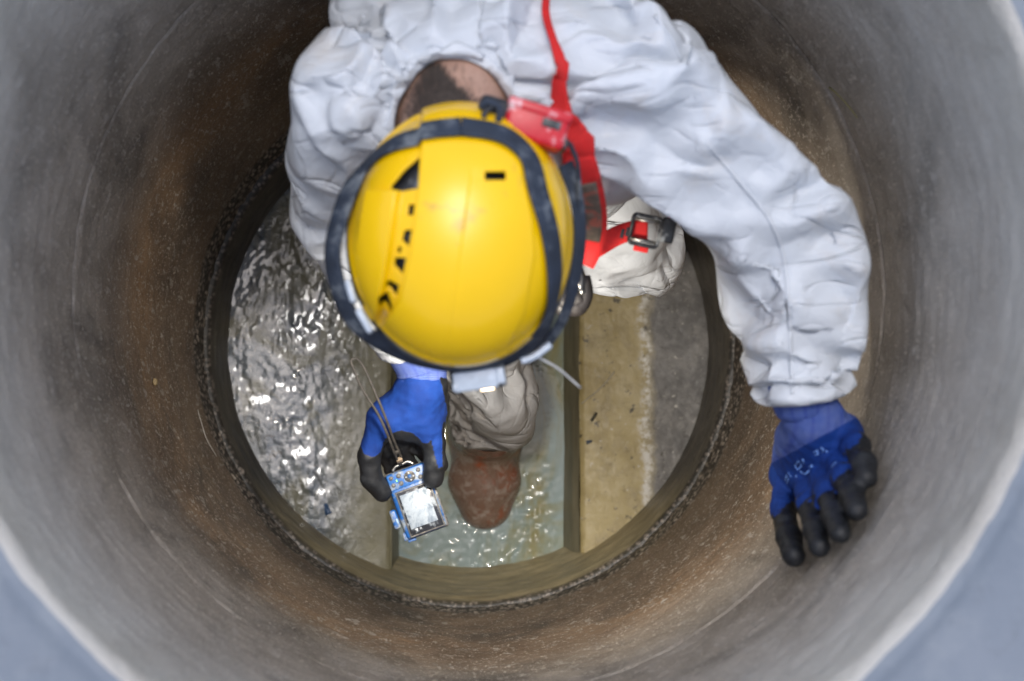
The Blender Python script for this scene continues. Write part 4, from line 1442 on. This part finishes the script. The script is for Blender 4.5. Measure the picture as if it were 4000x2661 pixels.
# pale print on the back of the hand: strokes too worn to read
M_PRINT = simple('pale_print', (.16, .32, .75), .7, noise=.3, nscale=120)
GL_BVH = BVHTree.FromPolygons([x.co for x in gl.data.vertices], [tuple(p.vertices) for p in gl.data.polygons])
def stroke(pts, w=.0026):
    q_, n_ = [], []
    for p in pts:
        a, b = on(GL_BVH, p[0], p[1], .0004)
        if a is not None: q_.append(a); n_.append(b)
    if len(q_) > 1:
        return ribbon('print', q_, n_, w, .0002, M_PRINT, gl, nx=1)
for st in ([(3068, 1880), (3072, 1862), (3082, 1848), (3090, 1858), (3080, 1872), (3074, 1890)], [(3108, 1862), (3113, 1858)],
           [(3106, 1818), (3122, 1800), (3132, 1818), (3116, 1836), (3106, 1818)], [(3134, 1848), (3148, 1852), (3162, 1838)], [(3126, 1838), (3136, 1852)],
           [(3136, 1792), (3140, 1812)], [(3162, 1826), (3174, 1818)], [(3178, 1768), (3192, 1758), (3196, 1774), (3182, 1778)],
           [(3206, 1748), (3216, 1756), (3212, 1770)], [(3224, 1766), (3234, 1762)], [(3248, 1826), (3258, 1814), (3268, 1804)]):
    stroke(st)

# right hand, holding the camera between thumb and fingers
Wr = J['Rwri']
idx = [at(1492, 1640, -.685), at(1440, 1780, -.700), at(1452, 1870, -.711), at(1492, 1922, -.7215)]
thm = [at(1672, 1600, -.690), at(1692, 1730, -.695), at(1702, 1805, -.702), at(1692, 1870, -.709)]
mid = [at(1550, 1660, -.70), at(1500, 1745, -.735), at(1540, 1830, -.765), at(1580, 1870, -.77)]
rng_ = [at(1595, 1660, -.70), at(1560, 1750, -.745), at(1600, 1830, -.775), at(1640, 1860, -.775)]
pnk = [at(1650, 1660, -.70), at(1640, 1740, -.745), at(1690, 1800, -.765), at(1718, 1815, -.76)]
chains = [idx, thm, mid, rng_, pnk]
parts = []
for ch, r0, r1 in ((idx, .0165, .0135), (thm, .0165, .0140), (mid, .0150, .0125), (rng_, .0145, .0125), (pnk, .0135, .0120)):
    for i, (a, b) in enumerate(zip(ch[:-1], ch[1:])):
        parts.append((a, b, r0 + (r1 - r0) * i / 3, r0 + (r1 - r0) * (i + 1) / 3, .005 if i else .010))
w2 = at(1648, 1510, -.668)
parts += [(w2, at(1545, 1625, -.685), .030, .027, .02), (w2, at(1640, 1620, -.685), .030, .027, .02), (at(1520, 1630, -.683), at(1640, 1650, -.690), .023, .022, .02),
          (at(1715, 1560, -.690), at(1690, 1660, -.700), .014, .014, .01)]
backR = np.array([.05, .18, .98]); backR /= np.linalg.norm(backR)
def coatR(v, nb):
    best, t = finger_cov(v, chains)
    b_i, t_i = finger_cov(v, [idx]); b_t, t_t = finger_cov(v, [thm])
    c = .5 + (.02 - nb) * 3
    c = np.where((b_i < .019) & (b_i <= best + 1e-6), np.maximum(c, .5 + (t_i - .34 - .10 * nb) * 6), c)
    # blue runs down the back of the thumb in a narrowing strip
    a = np.array(thm[0]); bb = np.array(thm[2]); d_ = (bb - a) / np.linalg.norm(bb - a)
    s_ = np.cross(d_, backR); lat = np.abs((v - a) @ s_ + .004); lon = ((v - a) @ d_) / np.linalg.norm(bb - a)
    strip = (lat < np.interp(lon, [-.3, .2, 1.05], [.02, .010, .003])) & (lon < 1.08)
    c = np.where((b_t < .020) & (b_t <= best + 1e-6) & (lon > .0), np.where(strip & (nb > .1), .2, .8), c)
    # coated edge of the palm on the right
    px_edge = (v - w2) @ np.array([.97, .22, 0])
    c = np.maximum(c, .5 + (px_edge - .026) * 60)
    # hollow of the palm
    o_ = at(1575, 1770, -.70); dd = np.hypot((v - o_)[:, 0], (v - o_)[:, 1])
    c = np.maximum(c, .5 + (.030 - dd) * 80)
    best_hidden, _ = finger_cov(v, [mid, rng_, pnk])
    c = np.where((best_hidden <= best + 1e-6) & (best_hidden < .018) & (v[:, 2] < -.70), .9, c)
    return c
allp = np.array([p for c_ in chains for p in c_] + [w2])
gr = make_glove(parts, backR, .0017, allp.min(0) - .04, allp.max(0) + .04, coatR)
e = J['Relb']; ax = (Wr - e) / np.linalg.norm(Wr - e)
pth = [Wr - ax * .05, Wr - ax * .02, at(1640, 1430, -.664), at(1650, 1480, -.667), at(1648, 1515, -.668), at(1640, 1555, -.672)]
cuff(catmull(pth, 8), np.interp(np.linspace(0, 1, 41), [0, .4, .7, 1], [.034, .0335, .0325, .0295]), gr)

# ------------------------------------------------------------------ boots
BOOT = MAT('red_brown_rubber')
nb_ = BOOT.noise(14, 6, .65, None, .5)
bc_ = BOOT.ramp(BOOT.noise(20, 4), [(.3, (.24, .052, .020)), (.7, (.38, .098, .040))])
bc_ = BOOT.mix(BOOT.ramp(nb_, [(.36, 0.0), (.52, .85)]), bc_, (.22, .165, .13))
bc_ = BOOT.mix(BOOT.ramp(BOOT.noise(38, 5, .7, None, .8), [(.50, 0.0), (.64, .8)]), bc_, (.40, .345, .305))
BOOT.set(color=bc_, rough=BOOT.ramp(nb_, [(.35, .10), (.6, .34)]), spec=.6)
BOOT.bump(BOOT.noise(60, 5), .3, .003)
M_SOLE = simple('dark_sole', (.03, .022, .018), .6, noise=.3)
def boot(heel, ball_, toe, ankle, zf, lab):
    up = np.array([0, 0, 1.0])
    d_ = (toe - heel); d_[2] = 0; d_ /= np.linalg.norm(d_); s_ = np.cross(d_, up)
    def fn(P):
        d = smin(cone(P, heel, ball_, .060, .060), cone(P, ball_ - s_ * .017, toe - s_ * .008, .056, .046), .02)
        d = smin(d, cone(P, ball_ + s_ * .017, toe + s_ * .008, .056, .046), .02)
        d = smin(d, cone(P, heel + up * .01 - s_ * .010, ankle - s_ * .008, .064, .062), .03)
        d = smin(d, cone(P, heel + up * .01 + s_ * .010, ankle + s_ * .008, .064, .062), .03)
        d = smin(d, cone(P, heel + up * .03, ball_ + up * .012, .064, .050), .03)
        d = np.maximum(d, zf + .012 - P[..., 2])
        return d + .0018 * vnoise(P, 22, 81)
    pts = np.array([heel, ball_, toe, ankle])
    v, f = surface(fn, pts.min(0) - .085, pts.max(0) + .085, .005)
    f = f[(v[f][:, :, 2].max(1) < ankle[2] + .02)]
    used = np.unique(f); m_ = -np.ones(len(v), int); m_[used] = np.arange(len(used)); v = v[used]; f = m_[f]
    o = mesh_obj('boot', relax(v, f, 1), f, BOOT.m, person)
    # sole: the outline of the foot with a heel step and cleats
    cen = np.array([heel, (heel + ball_) / 2, ball_, (ball_ + toe) / 2, toe, toe + d_ * .050])
    cen = np.vstack([cen[0] - d_ * .045, cen]); w_ = np.array([.016, .052, .052, .074, .074, .058, .012])
    c2 = catmull(cen, 6); w2_ = np.interp(np.linspace(0, 1, len(c2)), np.linspace(0, 1, 7), w_)
    vs, fs = [], []
    n = len(c2)
    for j, (p, q_) in enumerate(zip(c2, w2_)):
        z0 = zf - (.0 if j < n * .36 or j > n * .45 else -.006) + (.003 if j % 2 and j > n * .45 else 0)
        for sx, zz in ((-1, z0), (1, z0), (1, zf + .016), (-1, zf + .016)):
            vs.append((p[0] + s_[0] * q_ * sx, p[1] + s_[1] * q_ * sx, zz))
    for j in range(n - 1):
        for k_ in range(4):
            fs.append((j * 4 + k_, j * 4 + (k_ + 1) % 4, (j + 1) * 4 + (k_ + 1) % 4, (j + 1) * 4 + k_))
    fs += [(3, 2, 1, 0), tuple((n - 1) * 4 + k_ for k_ in range(4))]
    mesh_obj('sole', vs, fs, M_SOLE, o, smooth=False)
    return o
boot(at(1897, 1690, -1.655), at(1893, 1880, -1.655), at(1897, 1972, -1.662), J['ankR'] + np.array([0, .0, .02]), -1.708, 'r')
hl = np.array([.262, .345, -1.545])
boot(hl, hl + np.array([-.05, -.10, -.002]), hl + np.array([-.07, -.135, -.008]), np.array([.25, .33, -1.42]), -1.594, 'l')

# ------------------------------------------------------------------ handheld camera
ZC = -.7180
TL, BL, BR, TR = at(1505, 1859, ZC), at(1587, 2113, ZC), at(1746, 2055, ZC), at(1664, 1801, ZC)
CX = (TR - TL + BR - BL) / 2; CWID = np.linalg.norm(CX); CX /= CWID
CY = (TL - BL + TR - BR) / 2; CLEN = np.linalg.norm(CY); CY -= CX * CX.dot(CY); CY /= np.linalg.norm(CY)
CZ = np.cross(CX, CY)
CC = (TL + BL + BR + TR) / 4
M_CBLUE = simple('scuffed_blue_plastic', (.012, .10, .34), .4, noise=.2, nscale=90, dirt=((.27, .31, .34), 60, .50))
M_CGREY = simple('grey_rubber_trim', (.10, .10, .10), .5, noise=.4, nscale=110, dirt=((.36, .33, .28), 70, .55))
M_BTN = simple('grey_button', (.15, .15, .15), .45, noise=.3, nscale=150, dirt=((.40, .38, .35), 120, .55))
hc = empty('handheld_camera', CC, 'scuffed blue waterproof camera held screen up in the gloved hand', 'camera')
THK = .022
def cp(u, v, w=0.0):                                     # u to the right, v from the top edge down, in camera lengths; w above the back face
    return CC + CX * (u - .5) * CWID + CY * (.5 - v) * CLEN + CZ * w
tl, tr_, bl = np.array([105., 450.]), np.array([761., 211.]), np.array([443., 1498.])
Minv = np.linalg.inv(np.stack([tr_ - tl, bl - tl], 1))
def cpx(x, y, w=0.0):
    u, v = Minv @ (np.array([x, y], float) - tl); return cp(u, v, w)
AX = [CX, CY, CZ]
box_obj('camera_body', cp(.5, .5, -THK / 2), AX, (CWID, CLEN, THK), M_CBLUE, hc, .0055, 4)
box_obj('edge_trim', cp(.5, .5, -THK * .62), AX, (CWID + .0022, CLEN + .0022, .0050), M_CGREY, hc, .0022, 3)
box_obj('edge_trim', cp(.97, .62, -THK * .30), AX, (.0075, CLEN * .74, .004), M_CGREY, hc, .0016, 3)
box_obj('key_panel', cp(.5, .135, .0002), AX, (CWID * .93, CLEN * .235, .0016), M_CBLUE, hc, .0007, 2)
scr = box_obj('screen_frame', cp(.525, .635, .0006), AX, (CWID * .86, CLEN * .70, .0028), M_CGREY, hc, .0012, 3)
box_obj('screen_border', cp(.525, .635, .0019), AX, (CWID * .79, CLEN * .655, .0010), simple('black_glass', (.02, .022, .028), .12, noise=.3, nscale=90, dirt=((.30, .34, .38), 60, .52)), scr, .0004, 2)
sc_m = MAT('lit_screen')
sn_ = sc_m.noise(38, 6, .7, None, 1.2)
sn2 = sc_m.noise(130, 4, .7, None, .6)
cs_ = sc_m.ramp(sn_, [(.34, (.07, .09, .12)), (.45, (.22, .265, .32)), (.55, (.36, .41, .46)), (.68, (.15, .19, .23))])
cs_ = sc_m.mix(sc_m.ramp(sn2, [(.52, 0.0), (.7, .5)]), cs_, (.5, .56, .62))
sc_m.set(color=cs_, rough=.35, spec=.4, emis=cs_, emis_s=.12)
sc_m.bump(sn2, .4, .001)
box_obj('screen', cp(.505, .61, .0027), AX, (CWID * .655, CLEN * .52, .0006), sc_m.m, scr, .0002, 1)
M_ICON = simple('white_icon', (.75, .8, .85), .5)
for x, y, a, b in ((600, 1312, .0040, .0012), (606, 1330, .0012, .0024), (664, 1285, .0026, .0008), (668, 1306, .0026, .0008), (655, 1296, .0008, .0026), (676, 1292, .0008, .0026)):
    box_obj('icon', cpx(x, y, .0028), AX, (a, b, .0003), M_ICON, scr, 0)
for x, y in ((212, 490), (250, 603)):
    disc_obj('button', cpx(x, y, .0016), AX, .0029, .0022, M_BTN, hc)
for x, y in ((333, 447), (372, 568), (648, 345), (683, 460)):
    disc_obj('button', cpx(x, y, .0016), AX, .0033, .0022, M_BTN, hc)
dial = disc_obj('dial', cpx(510, 455, .0013), AX, .0078, .0022, M_CGREY, hc, .0008, 36)
disc_obj('dial_centre', cpx(510, 455, .0023), AX, .0030, .0020, M_CBLUE, dial)
for x, y in ((495, 398), (570, 445), (533, 512), (452, 470)):
    box_obj('dial_mark', cpx(x, y, .0024), AX, (.0017, .0013, .0004), M_ICON, dial, 0)
led = MAT('green_light'); led.set(color=(.3, .9, .05), emis=(.35, 1.0, .05), emis_s=1.2)
box_obj('indicator', cpx(300, 528, .0012), AX, (.0013, .0026, .0006), led.m, hc, .0003, 1)
# the latch of the side door, with its pale mark
box_obj('side_door', cpx(258, 1160, -.0075), AX, (.0095, .0270, .011), M_CBLUE, hc, .003, 3)
box_obj('door_mark', cpx(292, 1185, -.0016), AX, (.0024, .0070, .0007), simple('pale_mark', (.35, .5, .65), .5), hc, .0003, 1)
box_obj('bumper', cpx(420, 1440, -.010), AX, (.008, .012, .012), M_CBLUE, hc, .0025, 2)
box_obj('bumper', cpx(520, 1500, -.012), AX, (.012, .004, .010), M_CBLUE, hc, .0015, 2)
box_obj('bumper', cpx(1060, 1190, -.010), AX, (.007, .014, .014), M_CGREY, hc, .0025, 2)
# strap lug and lanyard
lug = [cpx(235, 372, -.006), cpx(285, 300, -.005), cpx(400, 250, -.005), cpx(480, 215, -.005), cpx(575, 250, -.006)]
tube('strap_lug', catmull(lug, 6), .0021, M_METAL, hc)
tan = simple('tan_slider', (.30, .225, .15), .6, noise=.3, nscale=90)
CORD = simple('grey_cord', (.05, .045, .04), .7, noise=.6, nscale=180, bump=.4, bscale=1500, dirt=((.03, .03, .03), 60, .55))
la = lambda px, py, z: at(px, py, z)
loop = [cpx(345, 260, -.004), la(1553, 1800, -.708), la(1535, 1755, -.672), la(1510, 1690, -.645), la(1478, 1620, -.630), la(1440, 1560, -.628), la(1408, 1505, -.628), la(1383, 1445, -.628), la(1371, 1413, -.628), la(1378, 1403, -.628),
        la(1395, 1402, -.628), la(1420, 1433, -.628), la(1449, 1495, -.628), la(1470, 1545, -.628), la(1490, 1592, -.630), la(1518, 1664, -.645), la(1540, 1725, -.672), la(1568, 1790, -.708), cpx(370, 270, -.004)]
str_ = empty('wrist_strap', cpx(345, 260, -.004), 'thin grey cord loop tied to the blue camera', 'wrist strap')
tube('cord', catmull(loop, 8), .0018, CORD, str_)
sxa = la(1545, 1740, -.66) - la(1562, 1800, -.71); sxa /= np.linalg.norm(sxa)
sy_ = np.cross(sxa, CX); sy_ /= np.linalg.norm(sy_)
box_obj('slider', la(1560, 1797, -.708), [np.cross(sy_, sxa), sxa, sy_], (.0085, .0095, .005), tan, str_, .001, 2)
box_obj('crimp', la(1549, 1768, -.690), [np.cross(sy_, sxa), sxa, sy_], (.0065, .008, .0035), CORD, str_, .001, 2)

# ------------------------------------------------------------------ bits lying about
def wallpts(*p, R=.4985): return np.array([zwall(x, y, R) for x, y in p])
o = tube('grass_blade', catmull(wallpts((3240, 342), (3275, 372), (3318, 420), (3350, 462)), 5), np.linspace(.0012, .0006, 16), simple('dry_grass', (.30, .27, .12), .7))
tag(o, 'thin yellow blade of grass stuck to the shaft wall above the left sleeve', 'grass blade')
o = tube('fibre', catmull(wallpts((772, 1600), (795, 1680), (812, 1725), (846, 1782)), 5), .0007, simple('pale_straw', (.50, .48, .44), .6))
tag(o, 'fine pale fibre clinging to the brown wall beside the wet floor', 'fibre')
bm = bmesh.new(); bmesh.ops.create_icosphere(bm, subdivisions=3, radius=.0055)
c0 = zwall(605, 1492, .497)
for q_ in bm.verts:
    p = np.array(q_.co); q_.co = V(c0 + p * np.array([.7, 1.1, 1.2]) * (1 + .25 * vnoise(p[None], 300, 91)[0]))
o = bm_obj('pebble', bm, simple('ochre_stone', (.36, .27, .14), .7, noise=.3, nscale=200)); tag(o, 'small ochre lump stuck on the brown shaft wall', 'pebble')
def scrap(px, py, sz, mat, lab, name, cat, z=-1.58, ang=.3):
    p = at(px, py, z); b = float(bench_z(np.array(p[0]), np.array(p[1]))); p = at(px, py, b + .004)
    c_, s_ = math.cos(ang), math.sin(ang)
    bm = bmesh.new(); bmesh.ops.create_grid(bm, x_segments=6, y_segments=4, size=1)
    for q_ in bm.verts:
        x, y = q_.co.x * sz[0], q_.co.y * sz[1] * (1 - .35 * q_.co.x)
        q_.co = V((p[0] + x * c_ - y * s_, p[1] + x * s_ + y * c_, p[2] + .003 * vnoise(np.array([[x * 200, y * 200, px]]), 1, 3)[0]))
    bmesh.ops.solidify(bm, geom=list(bm.faces), thickness=.001)
    o = bm_obj(name, bm, mat); tag(o, lab, cat)
scrap(1277, 1988, (.011, .005), simple('blue_film', (.01, .06, .16), .4), 'dark blue scrap of plastic on the wet left bench', 'plastic_scrap', 'scrap', ang=1.9)
scrap(2302, 1726, (.006, .003), simple('slate_chip', (.05, .07, .10), .5), 'small slate blue chip on the tan right bench', 'stone_chip', 'chip')
def twig(pts, r, mat, lab, name, cat):
    q_ = []
    for px, py in pts:
        p = at(px, py, -1.58); b = float(bench_z(np.array(p[0]), np.array(p[1]))); q_.append(at(px, py, b + .003 + r))
    tag(tube(name, catmull(q_, 4), r, mat), lab, cat)
M_STRAW = simple('pale_stalk', (.50, .46, .36), .6)
twig([(2270, 1578), (2330, 1530), (2372, 1488), (2400, 1452)], .0013, M_STRAW, 'pale stalk lying across the tan right bench', 'stalk', 'stalk')
twig([(2310, 1645), (2322, 1625), (2330, 1612)], .0028, simple('dark_twig', (.05, .05, .035), .7), 'short dark twig on the tan right bench near the channel', 'twig', 'twig')

for o in list(bpy.data.objects):
    if o.type == 'EMPTY': o.empty_display_size = .02
